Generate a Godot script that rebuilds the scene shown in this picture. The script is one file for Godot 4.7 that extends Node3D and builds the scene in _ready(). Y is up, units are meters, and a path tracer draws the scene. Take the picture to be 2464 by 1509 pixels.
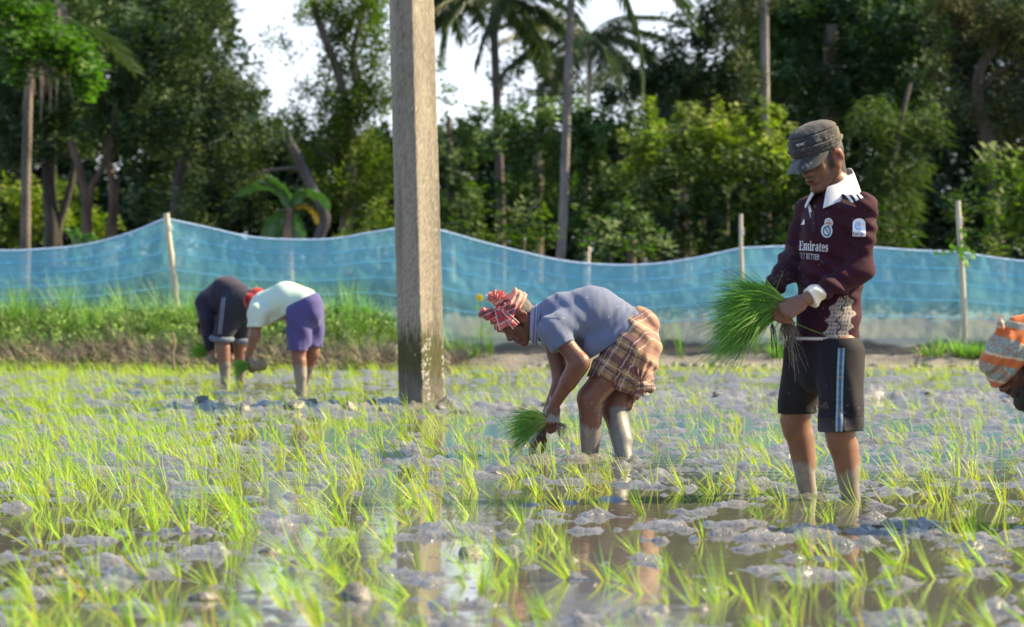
extends Node3D
# Five men transplanting rice seedlings in a flooded field; blue net, grass bank and a belt of trees behind.
# Axes: x to the right, y up, the camera looks along -z. The water stands at y = 0.

const EYE := 0.85          # height of the camera
const FPU := 7218.0        # focal length in units of the measuring picture (2464 wide), used to turn measured spots into metres
const SUN_TOWARDS := Vector3(0.768, 0.616, -0.177)

var rng := RandomNumberGenerator.new()
var n_a := FastNoiseLite.new()
var n_b := FastNoiseLite.new()
var n_c := FastNoiseLite.new()
var taken := {}
var M := {}

# ---------------------------------------------------------------- names, metas, materials

func numbered(called: String) -> String:
	var n: int = taken.get(called, -1) + 1
	taken[called] = n
	return called if n == 0 else "%s_%03d" % [called, n]

func tag(o: Node3D, label: String, category: String, group := "", kind := "") -> void:
	if label: o.set_meta("label", label)
	if category: o.set_meta("category", category)
	if group: o.set_meta("group", group)
	if kind: o.set_meta("kind", kind)

func thing(called: String, label: String, category: String, at: Vector3, group := "") -> Node3D:
	var o := Node3D.new()
	o.name = numbered(called)
	o.position = at
	add_child(o)
	tag(o, label, category, group)
	return o

func part(called: String, mesh: Mesh, mat: Material, parent: Node3D, kind := "") -> MeshInstance3D:
	var o := MeshInstance3D.new()
	o.name = called
	o.mesh = mesh
	o.material_override = mat
	parent.add_child(o, true)
	if kind: o.set_meta("kind", kind)
	return o

func single(called: String, mesh: Mesh, mat: Material, at: Vector3, label: String, category: String, group := "", kind := "") -> MeshInstance3D:
	var o := MeshInstance3D.new()
	o.name = numbered(called)
	o.mesh = mesh
	o.material_override = mat
	o.position = at
	add_child(o)
	tag(o, label, category, group, kind)
	return o

func lin(r: float, g: float, b: float, a := 1.0) -> Color:
	var c := Color(r, g, b).linear_to_srgb()
	c.a = a
	return c

func vmat(rough: float, back := Color.BLACK, spec := 0.5) -> StandardMaterial3D:
	var m := StandardMaterial3D.new()
	m.vertex_color_use_as_albedo = true
	m.roughness = rough
	m.metallic_specular = spec
	if back != Color.BLACK:
		m.backlight_enabled = true
		m.backlight = back
	return m

func noise_tex(size: int, freq: float, octaves: int, as_normal := false, bump := 4.0, type := FastNoiseLite.TYPE_SIMPLEX_SMOOTH, sd := 1) -> NoiseTexture2D:
	var f := FastNoiseLite.new()
	f.seed = sd
	f.noise_type = type
	f.frequency = freq
	f.fractal_octaves = octaves
	var t := NoiseTexture2D.new()
	t.width = size
	t.height = size
	t.seamless = true
	t.as_normal_map = as_normal
	t.bump_strength = bump
	t.noise = f
	return t

func ruf(m: StandardMaterial3D, t: Texture2D, scale: float, strength := 1.0) -> StandardMaterial3D:
	m.normal_enabled = true
	m.normal_texture = t
	m.normal_scale = strength
	m.uv1_triplanar = true
	m.uv1_world_triplanar = true
	m.uv1_scale = Vector3.ONE * scale
	return m

# a measured spot (u, v in the 2464-wide picture) at a distance from the camera, in metres
func J(d: float, u: float, v: float, z := 0.0) -> Vector3:
	var e := d - z
	return Vector3((u - 1232.0) / FPU * e, EYE + (698.0 - v) / FPU * e, -e)

# ---------------------------------------------------------------- gathering triangles

class Acc:
	var v := PackedVector3Array()
	var n := PackedVector3Array()
	var c := PackedColorArray()
	var i := PackedInt32Array()

	func quad(a: Vector3, b: Vector3, c2: Vector3, d: Vector3, col: Color) -> void:
		var nn := (c2 - a).cross(b - a)
		nn = nn.normalized() if nn.length_squared() > 0.0 else Vector3.UP
		var k := v.size()
		v.append_array([a, b, c2, d])
		n.append_array([nn, nn, nn, nn])
		c.append_array([col, col, col, col])
		i.append_array([k, k + 1, k + 2, k, k + 2, k + 3])

	func tri(a: Vector3, b: Vector3, c2: Vector3, col: Color) -> void:
		var nn := (c2 - a).cross(b - a)
		nn = nn.normalized() if nn.length_squared() > 0.0 else Vector3.UP
		var k := v.size()
		v.append_array([a, b, c2])
		n.append_array([nn, nn, nn])
		c.append_array([col, col, col])
		i.append_array([k, k + 1, k + 2])

	# a smooth sheet of rows * cols points; closed joins the last column to the first
	func sheet(p: PackedVector3Array, cols: PackedColorArray, rows: int, wide: int, closed := false) -> void:
		var k := v.size()
		var nn := PackedVector3Array()
		nn.resize(p.size())
		var last := wide if closed else wide - 1
		for r in rows - 1:
			for q in last:
				var a := r * wide + q
				var b := r * wide + (q + 1) % wide
				var d := a + wide
				var e := b + wide
				var f := (p[e] - p[a]).cross(p[b] - p[d])
				nn[a] += f
				nn[b] += f
				nn[d] += f
				nn[e] += f
				i.append_array([k + a, k + d, k + b, k + b, k + d, k + e])
		for q in nn.size():
			nn[q] = -nn[q].normalized() if nn[q].length_squared() > 0.0 else Vector3.UP
		v.append_array(p)
		n.append_array(nn)
		c.append_array(cols)

	func tube(pts: Array, radii: Array, col: Color, segs := 7, cap_it := true) -> void:
		var p := PackedVector3Array()
		var cc := PackedColorArray()
		var rows := pts.size()
		var side := Vector3.ZERO
		for r in rows:
			var t: Vector3 = (pts[mini(r + 1, rows - 1)] - pts[maxi(r - 1, 0)]).normalized()
			if side == Vector3.ZERO:
				side = t.cross(Vector3(0.31, 0.2, 0.93)).normalized()
			side = (side - t * side.dot(t)).normalized()
			var up := t.cross(side)
			for q in segs:
				var a := TAU * q / segs
				p.append(pts[r] + (side * cos(a) + up * sin(a)) * radii[r])
				cc.append(col)
		sheet(p, cc, rows, segs, true)
		if cap_it:
			for e in [0, rows - 1]:
				for q in range(1, segs - 1):
					tri(p[e * segs], p[e * segs + q], p[e * segs + q + 1], col)

	func mesh(at := Vector3.ZERO) -> ArrayMesh:
		if at != Vector3.ZERO:
			for q in v.size():
				v[q] -= at
		var a := []
		a.resize(Mesh.ARRAY_MAX)
		a[Mesh.ARRAY_VERTEX] = v
		a[Mesh.ARRAY_NORMAL] = n
		a[Mesh.ARRAY_COLOR] = c
		a[Mesh.ARRAY_INDEX] = i
		var m := ArrayMesh.new()
		m.add_surface_from_arrays(Mesh.PRIMITIVE_TRIANGLES, a)
		return m

# ---------------------------------------------------------------- smooth bodies: distances on a grid, meshed as surface nets

class Field:
	const B := 6
	var o: Vector3
	var h: float
	var k: float
	var nx: int
	var ny: int
	var nz: int
	var bx: int
	var by: int
	var bz: int
	var s := PackedFloat32Array()   # sums of exp(-distance / k), later distances
	var act := PackedByteArray()

	func _init(lo: Vector3, hi: Vector3, cell: float, soft: float) -> void:
		o = lo
		h = cell
		k = soft
		bx = int(ceil((hi.x - lo.x) / cell / B))
		by = int(ceil((hi.y - lo.y) / cell / B))
		bz = int(ceil((hi.z - lo.z) / cell / B))
		nx = bx * B
		ny = by * B
		nz = bz * B
		s.resize(nx * ny * nz)
		act.resize(bx * by * bz)

	# a capsule whose ends have radii ra and rb, thinned by the factor thin along axis; take = true carves instead
	func cap(a: Vector3, b: Vector3, ra: float, rb: float, axis := Vector3.ZERO, thin := 1.0) -> void:
		var m := Basis.IDENTITY
		if thin != 1.0:
			var g := thin - 1.0
			m = Basis(Vector3.RIGHT + axis * (axis.x * g), Vector3.UP + axis * (axis.y * g), Vector3.BACK + axis * (axis.z * g))
		put(m * a, m * b, ra, rb, m, a, b, maxf(ra, rb))

	# an ellipsoid with the given axes
	func ell(c: Vector3, r: Vector3, turn := Basis.IDENTITY) -> void:
		var big := maxf(r.x, maxf(r.y, r.z))
		var small := minf(r.x, minf(r.y, r.z))
		var m := Basis.from_scale(Vector3(small / r.x, small / r.y, small / r.z)) * turn.transposed()
		put(m * c, m * c, small, small, m, c, c, big)

	func put(a: Vector3, b: Vector3, ra: float, rb: float, m: Basis, wa: Vector3, wb: Vector3, reach: float) -> void:
		var ba := b - a
		var l2 := maxf(ba.length_squared(), 1e-9)
		var margin := 5.0 * k + 2.0 * h
		var lo := (Vector3(minf(wa.x, wb.x), minf(wa.y, wb.y), minf(wa.z, wb.z)) - Vector3.ONE * (reach + margin) - o) / (h * B)
		var hi := (Vector3(maxf(wa.x, wb.x), maxf(wa.y, wb.y), maxf(wa.z, wb.z)) + Vector3.ONE * (reach + margin) - o) / (h * B)
		var rb_ := h * B * 0.87
		var dr := rb - ra
		var kk := 1.0 / k
		for z in range(maxi(0, int(lo.z)), mini(bz, int(hi.z) + 1)):
			for y in range(maxi(0, int(lo.y)), mini(by, int(hi.y) + 1)):
				for x in range(maxi(0, int(lo.x)), mini(bx, int(hi.x) + 1)):
					var w := o + Vector3(x + 0.5, y + 0.5, z + 0.5) * (h * B)
					var p := m * w
					var t := clampf((p - a).dot(ba) / l2, 0.0, 1.0)
					var d := (p - a - ba * t).length() - ra - dr * t
					if d > rb_ + margin:
						continue
					act[(z * by + y) * bx + x] = 1
					if d < -rb_ - margin:
						for c in range(z * B, z * B + B):
							for e in range(y * B, y * B + B):
								var at := (c * ny + e) * nx + x * B
								for f in range(at, at + B):
									s[f] += 1e4
						continue
					for c in range(z * B, z * B + B):
						for e in range(y * B, y * B + B):
							var at := (c * ny + e) * nx + x * B
							var q := m * (o + Vector3(x * B, e, c) * h) - a
							var step := m.x * h
							for f in B:
								var tt := clampf(q.dot(ba) / l2, 0.0, 1.0)
								var dd := (q - ba * tt).length() - ra - dr * tt
								s[at + f] += exp(clampf(-dd * kk, -40.0, 12.0))
								q += step

	func finish() -> void:
		var far := 5.0 * k + 3.0 * h
		for q in s.size():
			var e := s[q]
			s[q] = clampf(-k * log(e), -far, far) if e > 1e-17 else far

	# keeps what lies on the far side of a plane: where dot(n, p) < dot(n, at)
	func cut(n: Vector3, at: Vector3) -> void:
		var c0 := n.dot(at)
		each(func(p: Vector3, d: float) -> float: return maxf(d, n.dot(p) - c0))

	# d = f(p, d) at every point of the active blocks
	func each(f: Callable) -> void:
		for z in bz:
			for y in by:
				for x in bx:
					if act[(z * by + y) * bx + x] == 0:
						continue
					for c in range(z * B, z * B + B):
						for e in range(y * B, y * B + B):
							var at := (c * ny + e) * nx + x * B
							for g in B:
								s[at + g] = f.call(o + Vector3(x * B + g, e, c) * h, s[at + g])

	func at(p: Vector3) -> float:
		var q := (p - o) / h
		var x := clampi(int(q.x), 0, nx - 2)
		var y := clampi(int(q.y), 0, ny - 2)
		var z := clampi(int(q.z), 0, nz - 2)
		var f := q - Vector3(x, y, z)
		var a := (z * ny + y) * nx + x
		var u := nx
		var w := nx * ny
		return lerpf(lerpf(lerpf(s[a], s[a + 1], f.x), lerpf(s[a + u], s[a + u + 1], f.x), f.y), lerpf(lerpf(s[a + w], s[a + w + 1], f.x), lerpf(s[a + w + u], s[a + w + u + 1], f.x), f.y), f.z)

	func slope(p: Vector3) -> Vector3:
		var e := h
		return Vector3(at(p + Vector3(e, 0, 0)) - at(p - Vector3(e, 0, 0)), at(p + Vector3(0, e, 0)) - at(p - Vector3(0, e, 0)), at(p + Vector3(0, 0, e)) - at(p - Vector3(0, 0, e))).normalized()

	# the first point of the surface on a ray, or Vector3.INF
	func hit(from: Vector3, dir: Vector3, most: float) -> Vector3:
		var t := 0.0
		var box := AABB(o, Vector3(nx - 1, ny - 1, nz - 1) * h)
		while t < most:
			var p := from + dir * t
			if box.has_point(p):
				var d := at(p)
				if d < 0.0005:
					return p
				t += maxf(d * 0.7, h * 0.15)
			else:
				t += h
		return Vector3.INF

	func extract(acc: Acc, place: Transform3D, paint: Callable) -> void:
		var ids := PackedInt32Array()
		ids.resize(s.size())
		ids.fill(-1)
		var u := nx
		var w := nx * ny
		var first := acc.v.size()
		var cells := PackedInt32Array()
		var flip := place.basis.determinant() < 0.0
		for zb in bz:
			for yb in by:
				for xb in bx:
					if act[(zb * by + yb) * bx + xb] == 0:
						continue
					for z in range(zb * B, mini(zb * B + B, nz - 1)):
						for y in range(yb * B, mini(yb * B + B, ny - 1)):
							var row := (z * ny + y) * nx
							for x in range(xb * B, mini(xb * B + B, nx - 1)):
								var a := row + x
								var d0 := s[a]
								var d1 := s[a + 1]
								var d2 := s[a + u]
								var d3 := s[a + u + 1]
								var d4 := s[a + w]
								var d5 := s[a + w + 1]
								var d6 := s[a + w + u]
								var d7 := s[a + w + u + 1]
								var low := minf(minf(minf(d0, d1), minf(d2, d3)), minf(minf(d4, d5), minf(d6, d7)))
								if low >= 0.0:
									continue
								if maxf(maxf(maxf(d0, d1), maxf(d2, d3)), maxf(maxf(d4, d5), maxf(d6, d7))) < 0.0:
									continue
								var p := Vector3.ZERO
								var c := 0.0
								if (d0 < 0.0) != (d1 < 0.0): p += Vector3(d0 / (d0 - d1), 0, 0); c += 1.0
								if (d2 < 0.0) != (d3 < 0.0): p += Vector3(d2 / (d2 - d3), 1, 0); c += 1.0
								if (d4 < 0.0) != (d5 < 0.0): p += Vector3(d4 / (d4 - d5), 0, 1); c += 1.0
								if (d6 < 0.0) != (d7 < 0.0): p += Vector3(d6 / (d6 - d7), 1, 1); c += 1.0
								if (d0 < 0.0) != (d2 < 0.0): p += Vector3(0, d0 / (d0 - d2), 0); c += 1.0
								if (d1 < 0.0) != (d3 < 0.0): p += Vector3(1, d1 / (d1 - d3), 0); c += 1.0
								if (d4 < 0.0) != (d6 < 0.0): p += Vector3(0, d4 / (d4 - d6), 1); c += 1.0
								if (d5 < 0.0) != (d7 < 0.0): p += Vector3(1, d5 / (d5 - d7), 1); c += 1.0
								if (d0 < 0.0) != (d4 < 0.0): p += Vector3(0, 0, d0 / (d0 - d4)); c += 1.0
								if (d1 < 0.0) != (d5 < 0.0): p += Vector3(1, 0, d1 / (d1 - d5)); c += 1.0
								if (d2 < 0.0) != (d6 < 0.0): p += Vector3(0, 1, d2 / (d2 - d6)); c += 1.0
								if (d3 < 0.0) != (d7 < 0.0): p += Vector3(1, 1, d3 / (d3 - d7)); c += 1.0
								var g := Vector3(d1 + d3 + d5 + d7 - d0 - d2 - d4 - d6, d2 + d3 + d6 + d7 - d0 - d1 - d4 - d5, d4 + d5 + d6 + d7 - d0 - d1 - d2 - d3).normalized()
								var q := o + (Vector3(x, y, z) + p / c) * h
								ids[a] = acc.v.size()
								cells.append(a)
								acc.v.append(place * q)
								acc.n.append((place.basis * g).normalized())
								acc.c.append(paint.call(q, g))
		for a in cells:
			var inside := s[a] < 0.0
			for e in 3:
				var step: int = [1, u, w][e]
				if inside == (s[a + step] < 0.0):
					continue
				var m1: int = [u, w, 1][e]
				var m2: int = [w, 1, u][e]
				if a - m1 - m2 < 0:
					continue
				var i0 := ids[a - m1 - m2]
				var i1 := ids[a - m2]
				var i2 := ids[a]
				var i3 := ids[a - m1]
				if i0 < 0 or i1 < 0 or i2 < 0 or i3 < 0:
					continue
				if inside != flip:
					acc.i.append_array([i0, i2, i1, i0, i3, i2])
				else:
					acc.i.append_array([i0, i1, i2, i0, i2, i3])

# ---------------------------------------------------------------- light, sky, camera

func lights_and_camera() -> void:
	var cam := Camera3D.new()
	cam.name = "camera"
	cam.position = Vector3(0, EYE, 0)
	cam.rotation_degrees.x = -0.449
	cam.fov = 11.93
	var lens := CameraAttributesPhysical.new()
	lens.frustum_focal_length = 114.84
	lens.frustum_focus_distance = 14.0
	lens.frustum_near = 0.2
	lens.frustum_far = 900.0
	lens.exposure_aperture = 4.5
	cam.attributes = lens
	add_child(cam)
	cam.fov = 11.93
	cam.far = 900.0
	var sky := ProceduralSkyMaterial.new()
	sky.sky_top_color = Color(0.49, 0.63, 0.84)
	sky.sky_horizon_color = Color(0.95, 0.975, 1.0)
	sky.sky_curve = 0.22
	sky.energy_multiplier = 0.54
	sky.ground_bottom_color = Color(0.3, 0.3, 0.25)
	sky.ground_horizon_color = Color(0.6, 0.62, 0.6)
	sky.sun_angle_max = 25.0
	sky.sun_curve = 0.12
	var env := Environment.new()
	env.background_mode = Environment.BG_SKY
	env.sky = Sky.new()
	env.sky.sky_material = sky
	env.tonemap_mode = Environment.TONE_MAPPER_LINEAR
	env.tonemap_exposure = 3.25
	env.sdfgi_enabled = true
	env.ssao_enabled = true
	env.ssil_enabled = true
	var we := WorldEnvironment.new()
	we.name = "world_environment"
	we.environment = env
	add_child(we)
	var sun := DirectionalLight3D.new()
	sun.name = "sun"
	sun.light_color = Color(1.0, 0.915, 0.75)
	sun.light_energy = 1.6
	sun.light_angular_distance = 0.5
	sun.shadow_enabled = true
	add_child(sun)
	sun.look_at_from_position(SUN_TOWARDS * 50.0, Vector3.ZERO)

# ---------------------------------------------------------------- the flooded field

func bell(x: float, at: float, wide: float) -> float:
	return exp(-(x - at) * (x - at) / (wide * wide))

# height of the mud above the water, at x and at d metres in front of the camera
func mud(x: float, d: float) -> float:
	var soft := n_a.get_noise_2d(x * 1.2, d * 0.8)
	var lump := n_b.get_noise_2d(x * 1.0, d * 1.0)
	var fine := n_c.get_noise_2d(x, d)
	var h := -0.0075 + 0.014 * soft + 0.016 * lump + 0.015 * fine + 0.045 * maxf(0.0, lump - 0.22) + 0.022 * maxf(0.0, fine - 0.28)
	var pole_ridge := bell(d, 21.4 + 0.5 * soft, 0.33) * smoothstep(1.9, 0.9, absf(x + 0.9))
	var right_ridge := bell(d, 23.4 + 0.4 * soft, 0.4) * smoothstep(0.8, 1.4, x)
	h += (pole_ridge + right_ridge) * (0.045 + 0.06 * lump + 0.03 * fine)
	# the pools that the photograph shows open
	var pool := bell(d, 18.6, 1.5) * bell(x, -0.4, 1.6) + bell(d, 12.0, 0.9) * bell(x, -0.2, 2.0) + bell(d, 9.6, 0.7) * bell(x, 0.2, 0.8) + bell(d, 8.3, 0.35) * bell(x, 0.1, 0.5) + bell(d, 8.2, 0.4) * bell(x, 0.75, 0.3) + bell(d, 26.0, 1.2) * bell(x, -0.6, 1.4)
	return h - 0.014 * minf(pool, 1.0)

# the bank under the net: high and grassy on the left, low and bare on the right
func bank(x: float, d: float) -> float:
	var left := smoothstep(-0.55, -1.8, x)
	var foot := 33.7 + 0.25 * n_a.get_noise_2d(x, 7.0) - left * 1.7
	var rise := smoothstep(foot, foot + 1.1 + 1.2 * left, d)
	return rise * (0.12 + 0.34 * left) + rise * (1.0 - rise) * (0.2 + 0.2 * left) * n_b.get_noise_2d(x * 0.8, d * 0.8)

func field() -> void:
	var acc := Acc.new()
	var pts := PackedVector3Array()
	var cols := PackedColorArray()
	var ds := []
	var d := 5.6
	while d < 31.4:
		ds.append(d)
		d += 0.018 + (d - 5.6) * 0.0026
	var wide := 420
	for e in ds:
		var half: float = e * 0.215 + 0.5
		for q in wide:
			var x := (2.0 * q / (wide - 1.0) - 1.0) * half
			var y := mud(x, e)
			pts.append(Vector3(x, y, -e))
			var t := 0.5 + 0.5 * n_b.get_noise_2d(x * 0.5 + 40.0, e * 0.5)
			# soaked and dark along the waterline, paler where the lumps have drained
			var drained := smoothstep(-0.004, 0.022, y + 0.006 * n_c.get_noise_2d(x * 0.6 + 7.0, e * 0.6))
			cols.append(Color(0.062, 0.056, 0.044).lerp(Color(0.085, 0.078, 0.063), t).lerp(Color(0.10, 0.095, 0.082).lerp(Color(0.18, 0.172, 0.153), t), drained))
	acc.sheet(pts, cols, ds.size(), wide)
	var m := vmat(0.28, Color.BLACK, 0.95)
	ruf(m, noise_tex(1024, 0.016, 5, true, 14.0, FastNoiseLite.TYPE_SIMPLEX_SMOOTH, 4), 2.4, 1.5)
	single("paddy_mud", acc.mesh(), m, Vector3.ZERO, "wet grey mud of the paddy field, rising from the water in soft lumps", "mud", "", "structure")
	# water
	var wat := PlaneMesh.new()
	wat.size = Vector2(24, 30)
	var wm := StandardMaterial3D.new()
	wm.albedo_color = lin(0.092, 0.088, 0.072)
	wm.roughness = 0.06
	wm.metallic_specular = 0.8
	ruf(wm, noise_tex(512, 0.008, 3, true, 1.2, FastNoiseLite.TYPE_SIMPLEX_SMOOTH, 9), 0.8, 0.16)
	single("water", wat, wm, Vector3(0, 0, -17.6), "still muddy water between the mud lumps, mirroring trees and sky", "water", "", "structure")
	# bank
	var ba := Acc.new()
	pts = PackedVector3Array()
	cols = PackedColorArray()
	var rows := 80
	for r in rows:
		var dd := 31.2 + 7.0 * r / (rows - 1.0)
		for q in 300:
			var x := -10.0 + 20.0 * q / 299.0
			var y := bank(x, dd) + 0.02 * n_c.get_noise_2d(x, dd) + 0.015 * n_b.get_noise_2d(x, dd) - 0.012
			pts.append(Vector3(x, y, -dd))
			var t := 0.5 + 0.5 * n_b.get_noise_2d(x, dd * 1.3 + 11.0)
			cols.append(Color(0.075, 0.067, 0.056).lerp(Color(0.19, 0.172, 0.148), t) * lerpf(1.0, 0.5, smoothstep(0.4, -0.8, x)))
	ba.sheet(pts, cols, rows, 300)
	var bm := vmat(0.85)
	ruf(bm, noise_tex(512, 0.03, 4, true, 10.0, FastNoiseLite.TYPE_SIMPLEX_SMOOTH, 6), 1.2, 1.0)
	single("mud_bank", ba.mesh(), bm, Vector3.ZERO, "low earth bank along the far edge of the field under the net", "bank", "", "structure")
	var far := PlaneMesh.new()
	far.size = Vector2(520, 420)
	var fm := StandardMaterial3D.new()
	fm.albedo_color = lin(0.055, 0.06, 0.03)
	fm.roughness = 0.95
	single("ground", far, fm, Vector3(0, -0.06, -180), "dark earth under the trees reaching to the horizon", "ground", "", "structure")

func lump_mesh(sd: int, flat: float) -> ArrayMesh:
	var f := FastNoiseLite.new()
	f.seed = sd
	f.frequency = 1.7
	f.fractal_octaves = 4
	var acc := Acc.new()
	var p := PackedVector3Array()
	var c := PackedColorArray()
	var rows := 9
	var wide := 14
	for r in rows:
		var a := PI * r / (rows - 1.0)
		for q in wide:
			var b := -TAU * q / wide
			var u := Vector3(sin(a) * cos(b), cos(a), sin(a) * sin(b))
			var s := 1.0 + 0.85 * f.get_noise_3dv(u)
			p.append(u * s * Vector3(1, flat, 1))
			var t := 0.5 + 0.5 * f.get_noise_3dv(u * 2.0)
			c.append(Color(0.075, 0.07, 0.062).lerp(Color(0.16, 0.15, 0.135), t))
	acc.sheet(p, c, rows, wide, true)
	return acc.mesh()

func clods() -> void:
	var m := vmat(0.5, Color.BLACK, 0.5)
	ruf(m, noise_tex(256, 0.05, 4, true, 8.0, FastNoiseLite.TYPE_SIMPLEX_SMOOTH, 14), 8.0, 0.8)
	var shapes := []
	for k in 7:
		shapes.append(lump_mesh(50 + k, 0.55 + 0.06 * k))
	var put := func(x: float, d: float, s: float, label: String, group: String) -> void:
		var o := single("mud_clod", shapes[rng.randi() % 7], m, Vector3(x, maxf(mud(x, d), -0.01) - s * 0.10, -d), label, "mud clod", group)
		o.rotation = Vector3(rng.randf_range(-0.3, 0.3), rng.randf() * TAU, rng.randf_range(-0.3, 0.3))
		o.scale = Vector3(s * rng.randf_range(0.8, 1.3), s * rng.randf_range(0.7, 1.1), s * rng.randf_range(0.8, 1.2))
	for k in 22:
		put.call(rng.randf_range(-2.6, 0.75), 21.2 + rng.randfn() * 0.22, rng.randf_range(0.02, 0.06), "grey mud clod in the ridge that runs past the foot of the concrete pole", "clods in the ridge by the pole")
	for k in 26:
		put.call(rng.randf_range(0.85, 4.2), 23.3 + rng.randfn() * 0.3, rng.randf_range(0.02, 0.055), "dark mud clod in the broken ridge behind the man with the cap", "clods in the ridge on the right")
	for k in 50:
		put.call(rng.randf_range(0.1, 6.4), 32.9 + rng.randf_range(0.0, 0.9), rng.randf_range(0.03, 0.08), "dry mud clod at the foot of the bare bank under the net", "clods at the foot of the bank")
	for k in 26:
		var d := rng.randf_range(7.5, 18.0)
		put.call(rng.randf_range(-0.19, 0.19) * d, d, rng.randf_range(0.012, 0.035), "small mud lump standing out of the flooded field", "mud lumps in the flooded field")
	# the four large near clods that the photograph shows dark and out of focus
	for spot in [[870.0, 1440.0, 0.075, "dark round mud clod nearest the camera, left of the middle of the lower edge"], [1130.0, 1335.0, 0.05, "dark mud clod in the bright mirror of the sky below the pole"], [650.0, 1330.0, 0.035, "small dark clod on pale mud between the two nearest dark clods and the left edge"], [1690.0, 1130.0, 0.03, "small clod with a bit of stem beside the legs of the man with the cap"]]:
		var d: float = EYE * FPU / (spot[1] - 698.0)
		var p := J(d, spot[0], spot[1])
		put.call(p.x, d, spot[2], spot[3], "")

func scraps() -> void:
	# bits of straw, root and leaf that float on the water or stick to the mud
	var acc := Acc.new()
	leaf(acc, Vector3(-0.5, 0, 0), Vector3.RIGHT, Vector3.UP, 1.0, 0.16, Color.WHITE)
	var put := []
	var tint := []
	for k in 620:
		var d := 7.0 + 17.0 * pow(rng.randf(), 1.3)
		var x := rng.randf_range(-0.2, 0.2) * d
		var s := rng.randf_range(0.012, 0.055)
		put.append(Transform3D(Basis(Vector3.UP, rng.randf() * TAU) * Basis(Vector3(0, 0, 1), rng.randfn() * 0.25) * Basis.from_scale(Vector3(s, s, s * rng.randf_range(0.5, 1.6))), Vector3(x, maxf(mud(x, d), 0.0) + 0.004, -d)))
		tint.append([Color(0.36, 0.30, 0.20), Color(0.10, 0.08, 0.05), Color(0.22, 0.30, 0.06), Color(0.45, 0.43, 0.38)][rng.randi() % 4] * rng.randf_range(0.7, 1.2))
	var o := thing("plant_scraps", "bits of straw, root and leaf lying on the mud and floating on the water", "scraps", Vector3(0, 0, -14))
	o.set_meta("kind", "stuff")
	leaves("scraps", o, acc.mesh(), vmat(0.6), Vector3(0, 0, -14), put, tint)

# ---------------------------------------------------------------- rice

func blade(acc: Acc, root: Vector3, dir: Vector3, out: Vector3, long: float, wide: float, droop: float, low: Color, high: Color, segs := 4) -> void:
	var side := dir.cross(out).normalized()
	if side.length_squared() < 0.5:
		side = Vector3.RIGHT
	var last_a := root - side * wide * 0.4
	var last_b := root + side * wide * 0.4
	for k in range(1, segs + 1):
		var t := float(k) / segs
		var mid := root + dir * long * t + out * droop * long * t * t - Vector3.UP * droop * 0.45 * long * t * t * t
		var w := wide * (1.0 - t * t) if k < segs else 0.0
		var col := low.lerp(high, t)
		if k < segs:
			acc.quad(last_a, mid - side * w * 0.5, mid + side * w * 0.5, last_b, col)
		else:
			acc.tri(last_a, mid, last_b, col)
		last_a = mid - side * w * 0.5
		last_b = mid + side * w * 0.5

func seedling_mesh(sd: int) -> ArrayMesh:
	var r := RandomNumberGenerator.new()
	r.seed = sd
	var acc := Acc.new()
	var n := r.randi_range(9, 16)
	for k in n:
		var a := r.randf() * TAU
		var out := Vector3(cos(a), 0, sin(a))
		var tilt := r.randf_range(0.03, 0.42)
		var dir := (Vector3.UP + out * tilt).normalized()
		var long := r.randf_range(0.11, 0.23)
		var hue := r.randf()
		var low := Color(0.38, 0.50, 0.08)
		var high := Color(0.21, 0.47, 0.03).lerp(Color(0.36, 0.54, 0.035), hue)
		if r.randf() < 0.10:
			low = Color(0.48, 0.40, 0.06)
			high = Color(0.50, 0.38, 0.05)
		blade(acc, out * r.randf_range(0.0, 0.014) - Vector3(0, 0.02, 0), dir, out, long, r.randf_range(0.0030, 0.0056), r.randf_range(0.03, 0.36), low, high)
	return acc.mesh()

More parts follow.
